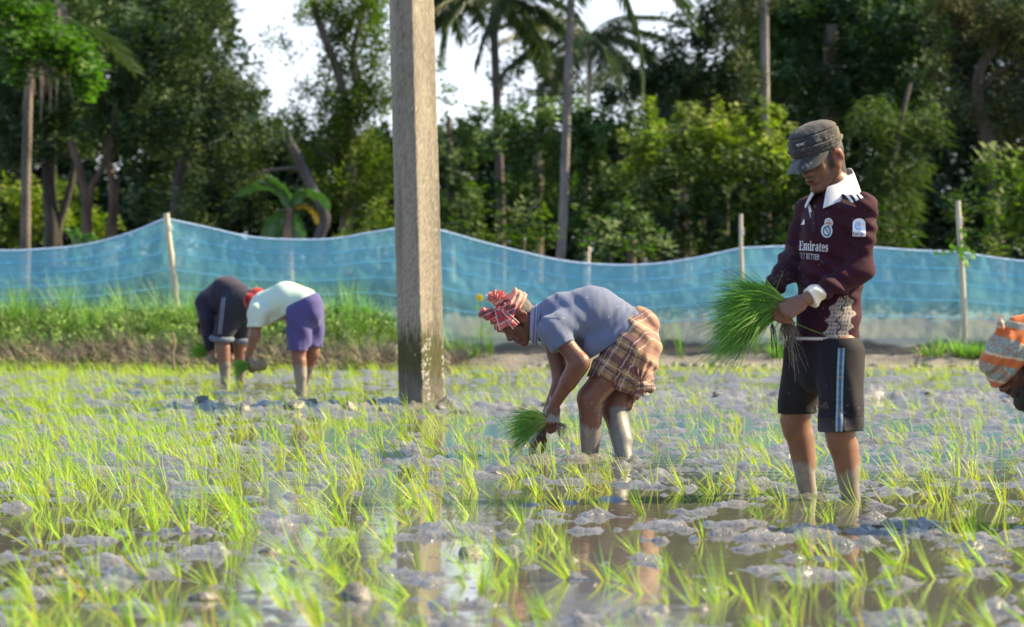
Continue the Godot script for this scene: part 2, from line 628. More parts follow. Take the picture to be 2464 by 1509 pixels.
func rice() -> void:
	var m := vmat(0.45, Color(0.95, 1.0, 0.75), 0.4)
	var shapes := []
	for k in 9:
		shapes.append(seedling_mesh(300 + k))
	var spots := []
	var d := 6.6
	while d < 32.2:
		var half := d * 0.19 + 0.35
		var x := -half + rng.randf() * 0.1
		while x < half:
			var px := x + rng.randfn() * 0.045 + sin(d * 1.3) * 0.05
			var pd := d + rng.randfn() * 0.05
			# thick on the left and far left, thinner and yellower on the right
			var left := smoothstep(0.6, -1.6, px / pd * 8.0)
			var keep := 0.55 + 0.28 * left
			if pd > 17.0: keep = 0.32 + 0.36 * left
			if pd > 24.0 and pd < 28.5: keep *= 0.6
			if pd > 29.5: keep = 0.75
			if absf(px - 0.36 * pd / 12.3) > 0.02 and rng.randf() < keep and n_a.get_noise_2d(px * 0.9 + 90.0, pd * 0.5) > -0.30:
				spots.append(Vector3(px, pd, left))
			x += 0.15 if d > 13.0 else 0.155
		d += 0.215 if d > 13.0 else 0.225
	var kept := []
	for s in spots:
		# no plant in the pole, the legs or the hands
		if Vector2(s.x + 0.69, s.y - 21.6).length() < 0.26 or Vector2(s.x - 1.33, s.y - 12.4).length() < 0.22 or Vector2(s.x - 0.5, s.y - 15.2).length() < 0.2:
			continue
		kept.append(s)
	kept.sort_custom(func(a: Vector3, b: Vector3) -> bool: return a.y < b.y)
	var singles := mini(290, kept.size())
	var turned := func(s: Vector3) -> Transform3D:
		var tall := rng.randf_range(0.58, 1.04) * (0.82 + 0.22 * s.z)
		if s.y < 12.5: tall *= 1.12
		if s.y > 12.5: tall *= 1.0
		if s.y > 18.0: tall *= 0.9
		var lean := Basis(Vector3(0, 0, 1), 0.46 + rng.randfn() * 0.2) * Basis(Vector3(1, 0, 0), rng.randfn() * 0.14)
		var b := lean * Basis(Vector3.UP, rng.randf() * TAU) * Basis.from_scale(Vector3(tall, tall, tall))
		return Transform3D(b, Vector3(s.x, maxf(mud(s.x, s.y), -0.015), -s.y))
	for q in singles:
		var s: Vector3 = kept[q]
		var where := "nearest the camera" if s.y < 8.6 else "in the near rows"
		var o := single("rice_seedling", shapes[rng.randi() % 9], m, Vector3.ZERO, "young bright green rice seedling standing in wet mud " + where, "rice seedling", "rice seedlings " + where)
		o.transform = turned.call(s)
	var mm := MultiMesh.new()
	mm.transform_format = MultiMesh.TRANSFORM_3D
	mm.use_colors = true
	var many := Acc.new()
	# a mixed batch of clumps, so that the far plants are not all one shape
	mm.mesh = shapes[1]
	mm.instance_count = kept.size() - singles
	for q in range(singles, kept.size()):
		var s: Vector3 = kept[q]
		mm.set_instance_transform(q - singles, turned.call(s))
		var y := rng.randf()
		mm.set_instance_color(q - singles, Color(0.85 + 0.3 * y + 0.12 * (1.0 - s.z), 0.92 + 0.1 * rng.randf(), 0.9))
	var o := MultiMeshInstance3D.new()
	o.name = "rice_seedlings"
	o.multimesh = mm
	o.material_override = m
	add_child(o)
	tag(o, "rows of young rice seedlings covering the field from the middle to the bank", "rice seedlings", "", "stuff")

# ---------------------------------------------------------------- pole, posts, net

func concrete_pole() -> void:
	var base := J(21.6, 1016, 980)
	base.y = 0.0
	var o := thing("concrete_pole", "tall square weathered concrete pole with mossy foot standing in the flooded field", "pole", base)
	var acc := Acc.new()
	var p := PackedVector3Array()
	var c := PackedColorArray()
	var turn := deg_to_rad(-48.0)
	var rows := 330
	var wide := 88
	var corner := Vector2(0.128, 0.118)
	for r in rows:
		var t := float(r) / (rows - 1)
		var y := -0.25 + 7.6 * t * (0.35 + 0.65 * t)
		var s := 1.0 - 0.010 * y
		for q in wide:
			# round the square with chamfered corners
			var a := float(q) / wide * 4.0
			var f := (a - floorf(a)) * 2.0 - 1.0
			var e := Vector2(1.0, f).rotated(floorf(a) * PI / 2.0)
			var ch := 0.10
			var over := maxf(0.0, absf(f) - (1.0 - ch))
			e *= 1.0 - over * 0.5
			var g := Vector2(e.x * corner.x, e.y * corner.y) * s
			var pit := 0.004 * n_c.get_noise_3d(g.x * 5.0, y * 1.0, g.y * 5.0) + 0.003 * n_b.get_noise_3d(g.x * 2.0, y * 0.4, g.y * 2.0)
			if y < 0.5: pit += 0.012 * (0.5 - y) * n_c.get_noise_3d(g.x * 3.0 + 5.0, y, g.y * 3.0) * 2.0
			if absf(f) > 0.93: pit -= 0.005 * maxf(0.0, n_c.get_noise_2d(y * 0.8, floorf(a) * 9.0))
			g *= 1.0 + pit * 6.0
			g = g.rotated(turn)
			p.append(Vector3(g.x + base.x - 0.026 * y, y, g.y + base.z))
			var k := 0.5 + 0.5 * n_c.get_noise_3d(g.x * 4.5, y * 3.5, g.y * 4.5)
			var k2 := 0.5 + 0.5 * n_b.get_noise_3d(g.x * 1.5, y * 0.12, g.y * 1.5 + 3.0)
			var col := Color(0.085, 0.075, 0.058).lerp(Color(0.34, 0.295, 0.225), clampf(0.5 + (k - 0.5) * 1.1 + (k2 - 0.5) * 1.0, 0.0, 1.0))
			# dark lichen and old runs of water
			var dark := smoothstep(0.55, 0.8, 0.5 + 0.5 * n_a.get_noise_3d(g.x * 9.0 + 3.0, y * 0.55, g.y * 9.0)) * smoothstep(3.4, 1.2, y)
			col = col.lerp(Color(0.09, 0.085, 0.07), dark * 0.65)
			if k > 0.80 and y > 1.2: col = col.lerp(Color(0.5, 0.46, 0.38), 0.6)
			# moss band, then pale wet foot
			var m_in := smoothstep(0.66, 0.46, y + 0.22 * n_b.get_noise_2d(float(q) * 0.22, y * 2.0)) * smoothstep(0.05, 0.3, y + 0.12 * n_b.get_noise_2d(float(q) * 0.3 + 20.0, y * 2.0))
			col = col.lerp(Color(0.075, 0.076, 0.012).lerp(Color(0.022, 0.025, 0.008), k), m_in * 0.97)
			if y < 0.24 + 0.1 * n_b.get_noise_2d(float(q) * 0.3, 3.0): col = col.lerp(Color(0.085, 0.08, 0.068), 0.6)
			if k2 > 0.64 and y < 0.5 and k > 0.6: col = Color(0.34, 0.33, 0.29)
			c.append(col)
	acc.sheet(p, c, rows, wide, true)
	var m := vmat(0.9)
	ruf(m, noise_tex(512, 0.06, 4, true, 8.0, FastNoiseLite.TYPE_SIMPLEX_SMOOTH, 21), 3.0, 0.9)
	part("shaft", acc.mesh(base), m, o)

# the upper edge of the net as measured in the photograph
const TOP_EDGE := [[-400, 560], [-150, 592], [0, 603], [100, 600], [200, 590], [300, 565], [400, 526], [500, 548], [600, 570], [700, 577], [800, 575], [880, 562], [1005, 540], [1060, 555], [1150, 580], [1250, 605], [1350, 627], [1450, 637], [1550, 637], [1650, 625], [1785, 597], [1900, 593], [2000, 593], [2100, 596], [2200, 603], [2310, 607], [2400, 622], [2520, 634], [2700, 636], [2900, 620]]
const POST_AT := [-400.0, 404.0, 1005.0, 1785.0, 2310.0, 2900.0]
const NET_D := 35.0

func top_edge(u: float) -> float:
	for k in TOP_EDGE.size() - 1:
		if u <= TOP_EDGE[k + 1][0]:
			var a: float = TOP_EDGE[maxi(k - 1, 0)][1]
			var b: float = TOP_EDGE[k][1]
			var c: float = TOP_EDGE[k + 1][1]
			var d: float = TOP_EDGE[mini(k + 2, TOP_EDGE.size() - 1)][1]
			var t: float = (u - TOP_EDGE[k][0]) / float(TOP_EDGE[k + 1][0] - TOP_EDGE[k][0])
			if TOP_EDGE[k][0] in [404, 400, 1005, 1785, 2310]: a = b + (b - c)
			if TOP_EDGE[k + 1][0] in [400, 1005, 1785, 2310]: d = c + (c - b)
			return b + 0.5 * t * (c - a + t * (2.0 * a - 5.0 * b + 4.0 * c - d + t * (3.0 * (b - c) + d - a)))
	return 630.0

func bamboo(called: String, label: String, d: float, foot: Vector2, top: Vector2, r: float) -> void:
	var a := J(d, foot.x, foot.y)
	var b := J(d, top.x, top.y)
	var o := thing(called, label, "post", a, "bamboo posts of the net")
	var acc := Acc.new()
	var pts := []
	var rad := []
	var n := 26
	for k in n + 1:
		var t := float(k) / n
		pts.append(a.lerp(b, t) + Vector3(0.012 * sin(t * 5.0), 0, 0.01 * sin(t * 3.0)))
		rad.append(r * (1.0 - 0.22 * t) * (1.12 if k % 7 == 3 else 1.0))
	var c0 := acc.c.size()
	acc.tube(pts, rad, Color(0.44, 0.40, 0.29), 12)
	for q in range(c0, acc.c.size()):
		var w := acc.v[q]
		var t := 0.5 + 0.5 * n_b.get_noise_3d(w.x * 4.0, w.y * 0.6, w.z * 4.0)
		acc.c[q] = Color(0.29, 0.28, 0.23).lerp(Color(0.52, 0.47, 0.34), t)
	part("culm", acc.mesh(a), vmat(0.6), o)
	# split upper end and a wrapping of cord
	var ring := Acc.new()
	for k in 3:
		var rp := []
		var rr := []
		var at := a.lerp(b, 0.86 + 0.018 * k)
		for q in 13:
			var an := TAU * q / 12.0
			rp.append(at + Vector3(cos(an), 0.08 * sin(an), sin(an)) * r * 0.98)
			rr.append(0.005)
		ring.tube(rp, rr, Color(0.55, 0.6, 0.66), 5, false)
	part("cord", ring.mesh(a), vmat(0.7), o)

func blue_net() -> void:
	var base := J(NET_D, 1232, 740)
	base.y = 0.3
	var o := thing("blue_net", "sagging translucent blue mesh net hung between bamboo posts along the far bank", "net", base)
	var m := vmat(0.55, Color(0.75, 0.8, 0.8), 0.3)
	m.transparency = BaseMaterial3D.TRANSPARENCY_ALPHA
	var rope_m := vmat(0.6)
	for span in POST_AT.size() - 1:
		var u0: float = POST_AT[span]
		var u1: float = POST_AT[span + 1]
		var wide := int((u1 - u0) / 8.0)
		var high := 64
		var p := PackedVector3Array()
		var c := PackedColorArray()
		var grid := []
		for r in high + 1:
			var t := float(r) / high
			for q in wide + 1:
				var u := lerpf(u0, u1, float(q) / wide)
				var top := J(NET_D, u, top_edge(u))
				var foot := bank(top.x, 35.0) - 0.08
				var sag := sin(PI * float(q) / wide)
				var z := 0.10 * sag * sin(PI * t) + 0.018 * n_b.get_noise_2d(u * 0.02, t * 2.0) + 0.01 * sin(u * 0.09 + t * 5.0) * (1.0 - sag)
				# the skirt spreads forward over the bank
				z += 0.28 * smoothstep(0.80, 1.0, t)
				p.append(Vector3(top.x, lerpf(top.y, foot, t), top.z + z))
				var y := p[p.size() - 1].y
				var k := 0.5 + 0.5 * n_b.get_noise_2d(top.x * 0.7, y * 0.7 + 30.0)
				var k3 := 0.5 + 0.5 * n_a.get_noise_2d(top.x * 1.6, y * 1.6)
				var fold := 0.5 + 0.5 * sin(u * 0.045 + 2.0 * k)
				var col := Color(0.27, 0.70, 0.88, 0.45).lerp(Color(0.36, 0.77, 0.90, 0.55), k3)
				col.a += 0.05 * fold
				# thinner, greener and dusty towards the foot
				col = col.lerp(Color(0.36, 0.68, 0.70, 0.36), smoothstep(0.30, 0.72, t + 0.2 * (k - 0.5)))
				# dried mud splashed on the skirt, in ragged patches
				if top.x > -1.2:
					var edge := 0.50 + 0.30 * (k - 0.5) + 0.22 * (k3 - 0.5) + 0.16 * n_c.get_noise_2d(top.x * 0.6, y * 0.6)
					col = col.lerp(Color(0.44, 0.42, 0.37, 0.93), smoothstep(edge - 0.03, edge + 0.05, y_share(y, top.x)) * smoothstep(-1.2, -0.5, top.x))
					var wet := 0.23 + 0.09 * n_b.get_noise_2d(top.x * 0.35, 60.0) + 0.03 * n_c.get_noise_2d(top.x * 0.3, 3.0)
					col = col.lerp(Color(0.115, 0.105, 0.088, 1.0), smoothstep(wet + 0.02, wet - 0.02, y))
				c.append(col)
		var acc := Acc.new()
		acc.sheet(p, c, high + 1, wide + 1)
		var net := part("net_panel", acc.mesh(base), m, o)
		# doubled seam lines and the rope along the top
		for line in [0.0, 0.17, 0.31, 0.46, 0.61]:
			var rp := []
			var rr := []
			for q in wide + 1:
				var r := int(line * high)
				var at := p[r * (wide + 1) + q]
				rp.append(at + Vector3(0, 0, 0.006))
				rr.append(0.0105 if line == 0.0 else 0.0042)
			var ra := Acc.new()
			ra.tube(rp, rr, Color(0.42, 0.58, 0.80) if line == 0.0 else Color(0.18, 0.55, 0.82), 6)
			part("top_rope" if line == 0.0 else "seam_cord", ra.mesh(base), rope_m, o)
	bamboo("bamboo_post", "thick grey bamboo post at the left peak of the blue net above the grassy bank", 34.9, Vector2(428, 800), Vector2(403, 513), 0.044)
	bamboo("bamboo_post", "thin pale bamboo post behind the bundle held by the man with the cap", 34.9, Vector2(1783, 860), Vector2(1785, 515), 0.027)
	bamboo("bamboo_post", "tall bamboo post with a green vine on it near the right edge", 34.9, Vector2(2322, 880), Vector2(2307, 483), 0.036)

# how far down the skirt a height lies: 0 at 0.75 m above the water, 1 at the foot of the bank
func y_share(y: float, _x: float) -> float:
	return clampf((0.80 - y) / 0.55, 0.0, 1.0)

# ---------------------------------------------------------------- trees and shrubs

func leaf(acc: Acc, at: Vector3, dir: Vector3, up: Vector3, long: float, wide: float, col: Color) -> void:
	var side := dir.cross(up).normalized() * wide * 0.5
	var nrm := side.cross(dir).normalized()
	var mid := at + dir * long * 0.45 - nrm * wide * 0.12
	var tip := at + dir * long - nrm * long * 0.12
	acc.tri(at, mid - side, tip, col)
	acc.tri(at, tip, mid + side, col)

# a twig with leaves: one of the pieces that a crown is made of; about 0.4 m across
func sprig(sd: int, count: int, long: float, wide: float, droop: float) -> ArrayMesh:
	var r := RandomNumberGenerator.new()
	r.seed = sd
	var acc := Acc.new()
	for k in count:
		var t := (k + 0.5) / count
		var at := Vector3(r.randf_range(-0.06, 0.06), 0.32 * t - 0.08, r.randf_range(-0.06, 0.06))
		var a := k * 2.4 + r.randf() * 0.8
		var dir := Vector3(cos(a), 0.5 - droop + 0.3 * r.randf(), sin(a)).normalized()
		var v := r.randf_range(0.75, 1.2)
		leaf(acc, at, dir, Vector3(r.randfn() * 0.3, 1, r.randfn() * 0.3).normalized(), long * r.randf_range(0.7, 1.25), wide * r.randf_range(0.8, 1.2), Color(v, v, v))
	return acc.mesh()

func leaves(called: String, parent: Node3D, mesh: Mesh, mat: Material, base: Vector3, put: Array, tint: Array, kind := "stuff") -> void:
	var mm := MultiMesh.new()
	mm.transform_format = MultiMesh.TRANSFORM_3D
	mm.use_colors = true
	mm.mesh = mesh
	mm.instance_count = put.size()
	for q in put.size():
		var t: Transform3D = put[q]
		t.origin -= base
		mm.set_instance_transform(q, t)
		mm.set_instance_color(q, tint[q])
	var o := MultiMeshInstance3D.new()
	o.name = called
	o.multimesh = mm
	o.material_override = mat
	if kind: o.set_meta("kind", kind)
	parent.add_child(o, true)

# fills ellipsoid clumps (u, v, half width, half height, all measured; depth in m) at distance d with sprigs
func fill(d: float, clumps: Array, per_m3: float, size: float, dark: Color, light: Color, lean: float, put: Array, tint: Array) -> void:
	for c in clumps:
		var mid := J(d, c[0], c[1], rng.randf_range(-0.5, 0.5))
		var r := Vector3(c[2] * d / FPU, c[3] * d / FPU, c[4] if c.size() > 4 else minf(1.6, 0.8 * c[2] * d / FPU))
		var n := int(4.19 * r.x * r.y * r.z * per_m3) + 6
		for q in n:
			var u := Vector3(rng.randfn(), rng.randfn(), rng.randfn()).normalized() * pow(rng.randf(), 0.5) * rng.randf_range(0.85, 1.12)
			var p := mid + u * r
			if n_b.get_noise_3d(p.x * 0.42, p.y * 0.42, p.z * 0.42) < -0.22 or p.y < 0.0:
				continue
			var b := Basis(Vector3(rng.randfn(), rng.randfn(), rng.randfn()).normalized(), rng.randf() * lean) * Basis(Vector3.UP, rng.randf() * TAU)
			var s := size * rng.randf_range(0.7, 1.3)
			put.append(Transform3D(b * Basis.from_scale(Vector3(s, s, s)), p))
			var t := clampf(0.5 + 0.9 * n_a.get_noise_3d(p.x * 0.9, p.y * 0.9, p.z * 0.9) + rng.randfn() * 0.18, 0.0, 1.0)
			tint.append(dark.lerp(light, t))

func limb(acc: Acc, pts: Array, r0: float, r1: float, col: Color, segs := 9) -> void:
	# a smooth line through the points
	var line := []
	var rad := []
	var n := pts.size() - 1
	for k in n:
		var a: Vector3 = pts[maxi(k - 1, 0)]
		var b: Vector3 = pts[k]
		var c: Vector3 = pts[k + 1]
		var e: Vector3 = pts[mini(k + 2, n)]
		for s in 6:
			var t := s / 6.0
			line.append(b.cubic_interpolate(c, a, e, t))
			rad.append(lerpf(r0, r1, (k + t) / n) * (1.0 + 0.06 * n_b.get_noise_2d(k * 3.0 + s, r0 * 50.0)))
	line.append(pts[n])
	rad.append(r1)
	var at := acc.c.size()
	acc.tube(line, rad, col, segs)
	for q in range(at, acc.c.size()):
		var w := acc.v[q]
		var v := 1.0 + 0.9 * n_b.get_noise_3d(w.x * 2.0, w.y * 0.7, w.z * 2.0)
		acc.c[q] = col * v

func path(d: float, spots: Array) -> Array:
	var out := []
	for s in spots:
		out.append(J(d, s[0], s[1], s[2] if s.size() > 2 else 0.0))
	return out

# trunk and limbs given as measured lines [[spots], radius at the foot, radius at the end], crown as clumps
func tree(called: String, label: String, category: String, group: String, d: float, lines: Array, bark: Color, clumps: Array, per_m3: float, mesh: Mesh, mat: Material, size: float, dark: Color, light: Color, lean := 1.2) -> Node3D:
	var base := J(d, 1232, 700)
	base.y = 0.0
	base.x = J(d, lines[0][0][0][0], 0).x if lines.size() else J(d, clumps[0][0], 0).x
	var o := thing(called, label, category, base, group)
	if lines.size():
		var acc := Acc.new()
		for l in lines:
			limb(acc, path(d, l[0]), l[1], l[2], bark)
		part("trunk" if category != "shrub" else "stem", acc.mesh(base), M.bark, o)
	if clumps.size():
		var put := []
		var tint := []
		fill(d, clumps, per_m3, size, dark, light, lean, put, tint)
		leaves("crown" if category != "shrub" else "foliage", o, mesh, mat, base, put, tint)
	return o

func frond_mesh(long: float, sd: int, leaflet: float, sag: float) -> ArrayMesh:
	var r := RandomNumberGenerator.new()
	r.seed = sd
	var acc := Acc.new()
	var pts := []
	var rad := []
	for k in 13:
		var t := k / 12.0
		pts.append(Vector3(0, 0.25 * long * t * (1.0 - t) - sag * long * t * t, -long * t * (1.0 - 0.12 * t)))
		rad.append(0.022 * (1.0 - 0.85 * t))
	acc.tube(pts, rad, Color(0.8, 0.85, 0.6), 5)
	for k in range(4, 60):
		var t := k / 60.0
		var i := int(t * 12.0)
		var at: Vector3 = (pts[i] as Vector3).lerp(pts[mini(i + 1, 12)], t * 12.0 - i)
		var w := leaflet * (0.45 + 1.2 * t * (1.0 - t) * 2.2) * r.randf_range(0.85, 1.1)
		for s in [-1.0, 1.0]:
			var dir := Vector3(s * 0.75, -0.45 - 0.5 * r.randf(), -0.55).normalized()
			var v := r.randf_range(0.7, 1.2)
			leaf(acc, at, dir, Vector3.UP, w, 0.045, Color(v, v, v))
	return acc.mesh()

func palm(label: String, d: float, spots: Array, r0: float, r1: float, bark: Color, fronds: Array, long: float, tint: Color) -> Node3D:
	var pts := path(d, spots)
	var base: Vector3 = pts[0]
	base.y = 0.0
	var o := thing("palm_tree", label, "palm tree", base, "palms beyond the net")
	var acc := Acc.new()
	limb(acc, pts, r0, r1, bark, 10)
	part("trunk", acc.mesh(base), M.bark, o)
	var top: Vector3 = pts[pts.size() - 1]
	var m := vmat(0.5, Color(0.7, 0.8, 0.5), 0.4)
	m.albedo_color = tint.linear_to_srgb()
	var a := frond_mesh(long, 5, 0.62, 0.42)
	var b := frond_mesh(long * 0.92, 6, 0.58, 0.75)
	for k in fronds.size():
		var f := part("frond", a if k % 2 == 0 else b, m, o)
		f.transform = Transform3D(Basis(Vector3.UP, deg_to_rad(fronds[k][0])) * Basis(Vector3.RIGHT, deg_to_rad(fronds[k][1])), top - base)
	return o

func banana_leaf(acc: Acc, pts: Array, wide: float, col: Color, hang: Vector3) -> void:
	var line := []
	var n := pts.size() - 1
	for k in n:
		for s in 5:
			line.append((pts[k] as Vector3).cubic_interpolate(pts[k + 1], pts[maxi(k - 1, 0)], pts[mini(k + 2, n)], s / 5.0))
	line.append(pts[n])
	var p := PackedVector3Array()
	var c := PackedColorArray()
	var rows := line.size()
	for r in rows:
		var t := float(r) / (rows - 1)
		var dir: Vector3 = ((line[mini(r + 1, rows - 1)] as Vector3) - line[maxi(r - 1, 0)]).normalized()
		var side := dir.cross(hang).normalized()
		var w := wide * pow(sin(PI * clampf(0.06 + 0.92 * t, 0.0, 1.0)), 0.6)
		for q in 7:
			var e := (q - 3) / 3.0
			p.append(line[r] + side * e * w - hang * absf(e) * w * 0.5 + hang * 0.02 * sin(r * 2.1 + q))
			c.append(col * (0.85 + 0.3 * rng.randf()))
	acc.sheet(p, c, rows, 7)

func trees() -> void:
	M.bark = vmat(0.9)
	ruf(M.bark, noise_tex(256, 0.04, 4, true, 8.0, FastNoiseLite.TYPE_SIMPLEX_SMOOTH, 31), 2.0, 1.0)
	var broad := sprig(1, 11, 0.145, 0.07, 0.25)
	var fine := sprig(2, 16, 0.10, 0.036, 0.2)
	var willow := sprig(3, 13, 0.20, 0.028, 0.95)
	var big := sprig(4, 9, 0.22, 0.10, 0.5)
	var lm := vmat(0.6, Color(0.8, 0.95, 0.45), 0.3)
	var ld := vmat(0.65, Color(0.55, 0.66, 0.32), 0.25)
	var dk := Color(0.040, 0.070, 0.034)
	var dk2 := Color(0.075, 0.115, 0.045)
	var gr := Color(0.045, 0.095, 0.03)
	var gr2 := Color(0.11, 0.18, 0.05)
	var ye := Color(0.16, 0.22, 0.03)
	var brown := Color(0.10, 0.08, 0.06)
	var T := "trees beyond the net"
	# left: the great dark trees
	tree("dark_tree", "great dark tree at the far left with a black trunk under its crown", "tree", T, 53.0, [[[[122, 640], [126, 540], [118, 440], [130, 300]], 0.16, 0.1], [[[150, 640], [140, 560], [170, 450], [190, 330]], 0.08, 0.05]], Color(0.05, 0.042, 0.035),
		[[60, 60, 140, 120], [40, 240, 110, 110], [170, 150, 130, 130], [150, 320, 120, 90], [40, 380, 90, 60], [270, 60, 110, 90], [190, 60, 80, 90]], 110.0, broad, ld, 1.0, dk, dk2)
	tree("forked_tree", "dark tree with several forked sunlit stems left of the tall bamboo post", "tree", T, 51.0, [[[[205, 640], [210, 560], [206, 480], [190, 400], [170, 340]], 0.1, 0.06], [[[212, 520], [222, 450], [248, 400], [262, 330]], 0.07, 0.04], [[[262, 640], [268, 560], [272, 470], [265, 380], [280, 250]], 0.09, 0.05], [[[275, 640], [278, 520], [286, 420]], 0.05, 0.03]], Color(0.085, 0.06, 0.042),
		[[300, 220, 130, 110], [380, 110, 130, 110], [280, 330, 100, 70], [390, 300, 110, 90], [330, 400, 90, 50], [420, 410, 80, 70], [360, 500, 70, 60]], 105.0, broad, ld, 1.0, dk, dk2)
	tree("dark_tree", "dense dark tree left of the gap of bright sky, its leaves edged with light", "tree", T, 50.0, [[[[420, 640], [424, 520], [432, 420], [470, 330]], 0.12, 0.07]], Color(0.05, 0.042, 0.035),
		[[470, 80, 95, 100], [540, 40, 50, 55], [500, 210, 85, 90], [570, 270, 50, 60], [470, 340, 110, 90], [590, 370, 70, 50], [540, 430, 110, 80], [470, 530, 110, 60], [600, 500, 70, 60], [620, 180, 22, 30], [640, 300, 28, 34], [600, 140, 50, 22], [560, 250, 50, 40], [625, 250, 40, 30], [660, 320, 60, 34], [620, 360, 80, 40]], 95.0, fine, ld, 1.15, dk, Color(0.07, 0.095, 0.025))
	# the slender trunk at the left edge with its beard of dead fronds
	var lp := palm("slender palm at the left edge with a beard of dead brown fronds", 46.0, [[60, 700], [62, 560], [64, 400], [70, 200], [72, 60]], 0.085, 0.065, Color(0.12, 0.10, 0.08), [[20, 25], [130, 25], [190, 20], [310, 22]], 1.9, Color(0.06, 0.1, 0.03))
	var dead := Acc.new()
	for k in 90:
		var u := rng.randf_range(70, 165)
		var a := J(46.0, u, rng.randf_range(0, 120), rng.randf_range(-0.2, 0.25))
		blade(dead, a, Vector3(rng.randfn() * 0.1, -1, 0.05).normalized(), Vector3(rng.randfn() * 0.3, 0, 1).normalized(), rng.randf_range(0.5, 1.2), 0.03, 0.06, Color(0.2, 0.15, 0.11), Color(0.28, 0.22, 0.16))
	part("dead_fronds", dead.mesh(lp.position), vmat(0.8), lp, "stuff")
	tree("light_green_tree", "leafy bright green branches hanging in at the upper left corner", "tree", T, 43.0, [[[[-140, 700], [-130, 400], [-100, 220], [20, 120], [150, 190]], 0.12, 0.02]], brown,
		[[40, 60, 70, 45, 0.7], [110, 110, 80, 50, 0.7], [170, 165, 65, 45, 0.6], [225, 190, 35, 50, 0.4], [40, 160, 50, 35, 0.5], [20, 20, 60, 40, 0.6], [240, 250, 18, 20, 0.3], [195, 225, 25, 22, 0.3], [40, 195, 22, 18, 0.3], [100, 60, 70, 50, 0.6], [150, 130, 90, 60, 0.7], [215, 215, 45, 60, 0.5], [60, 110, 90, 60, 0.7]], 120.0, big, lm, 0.7, Color(0.05, 0.115, 0.025), Color(0.11, 0.21, 0.035), 0.9)
	# centre left: the sunlit tree with gaps of sky
	tree("sunlit_tree", "open crowned tree with yellow green backlit leaves left of the concrete pole", "tree", T, 56.0, [[[[830, 660], [832, 560], [845, 430], [838, 300], [815, 180], [770, 60], [740, -40]], 0.14, 0.06], [[[838, 300], [858, 220], [850, 120], [880, 20]], 0.07, 0.04], [[[845, 430], [800, 330], [772, 300]], 0.05, 0.02], [[[835, 500], [835, 420], [790, 380], [760, 350]], 0.05, 0.02]], Color(0.11, 0.085, 0.06),
		[[760, 20, 50, 40], [850, 20, 110, 55], [900, 110, 60, 60], [800, 95, 40, 35], [850, 190, 75, 45], [760, 190, 35, 30], [780, 150, 30, 25], [890, 270, 65, 60], [810, 290, 100, 50], [720, 300, 30, 30], [840, 380, 110, 60], [740, 400, 55, 40], [900, 460, 60, 70], [810, 480, 90, 60], [720, 500, 60, 40], [900, 560, 60, 50], [640, 120, 24, 18], [690, 110, 20, 22], [800, 55, 70, 50], [880, 60, 80, 60], [845, 130, 80, 50], [905, 200, 60, 60], [790, 225, 60, 40], [865, 250, 90, 40], [715, 240, 45, 30], [700, 150, 34, 18], [720, 50, 26, 36], [690, 300, 50, 30], [990, 420, 50, 120], [975, 60, 40, 60], [975, 200, 40, 80]], 125.0, fine, lm, 1.2, Color(0.045, 0.075, 0.015), ye)
	tree("leaning_tree", "leaning bare grey trunk with a thin side branch beside the banana plant", "tree", T, 49.0, [[[[766, 640], [768, 575], [784, 530], [768, 485], [745, 440], [715, 375], [690, 330]], 0.10, 0.075], [[[748, 415], [700, 405], [640, 412], [600, 425]], 0.035, 0.015]], Color(0.075, 0.065, 0.06), [[690, 330, 30, 22]], 60.0, fine, ld, 1.0, dk, dk2)
	# palms in the gap of sky
	palm("dark stemmed palm just right of the concrete pole against the bright sky", 58.0, [[1206, 700], [1206, 560], [1203, 430], [1196, 250], [1190, 100], [1192, -10]], 0.1, 0.075, Color(0.075, 0.06, 0.05), [[80, -5], [110, 12], [270, -8], [250, 18], [300, -25], [10, 15], [180, 10], [330, 5], [265, 35]], 1.9, Color(0.05, 0.075, 0.03))
	palm("tall smooth grey palm trunk leaning slightly among the trees right of the pole", 50.0, [[1346, 700], [1350, 600], [1356, 500], [1361, 350], [1368, 150], [1374, 0], [1378, -120]], 0.088, 0.062, Color(0.17, 0.15, 0.14), [[60, 5], [120, 10], [180, 0], [240, 8], [300, 5], [0, 10], [90, -25], [270, -25]], 2.6, Color(0.05, 0.08, 0.03))
	palm("far palm with a pale sunlit trunk between the two nearer palms and the dark crowns", 68.0, [[1412, 700], [1414, 450], [1417, 250], [1418, 90]], 0.075, 0.065, Color(0.4, 0.36, 0.3), [[85, 0], [60, -25], [110, 18], [270, 5], [245, -25], [300, 15], [20, -10], [160, 10], [200, -20], [325, -5], [95, 40], [265, 42], [75, 30], [285, 28]], 2.4, Color(0.06, 0.085, 0.04))
	palm("palm crown behind the head of the concrete pole, its fronds hanging to the right", 60.0, [[985, 700], [990, 400], [1000, 60], [1005, -60]], 0.1, 0.08, Color(0.08, 0.065, 0.055), [[280, -10], [260, -35], [300, -25], [240, 10], [90, -10], [180, 5]], 1.7, Color(0.05, 0.085, 0.03))
	tree("hazy_tree", "pale hazy tree far behind the palms with holes of sky in its crown", "tree", T, 76.0, [[[[1290, 680], [1295, 400], [1300, 200]], 0.2, 0.08]], brown,
		[[1215, 175, 50, 55], [1290, 140, 70, 60], [1360, 190, 70, 50], [1240, 230, 60, 35], [1440, 210, 50, 45], [1320, 240, 80, 25], [1490, 180, 40, 50], [1180, 230, 30, 30]], 38.0, broad, ld, 1.35, Color(0.055, 0.085, 0.04), Color(0.11, 0.15, 0.07))
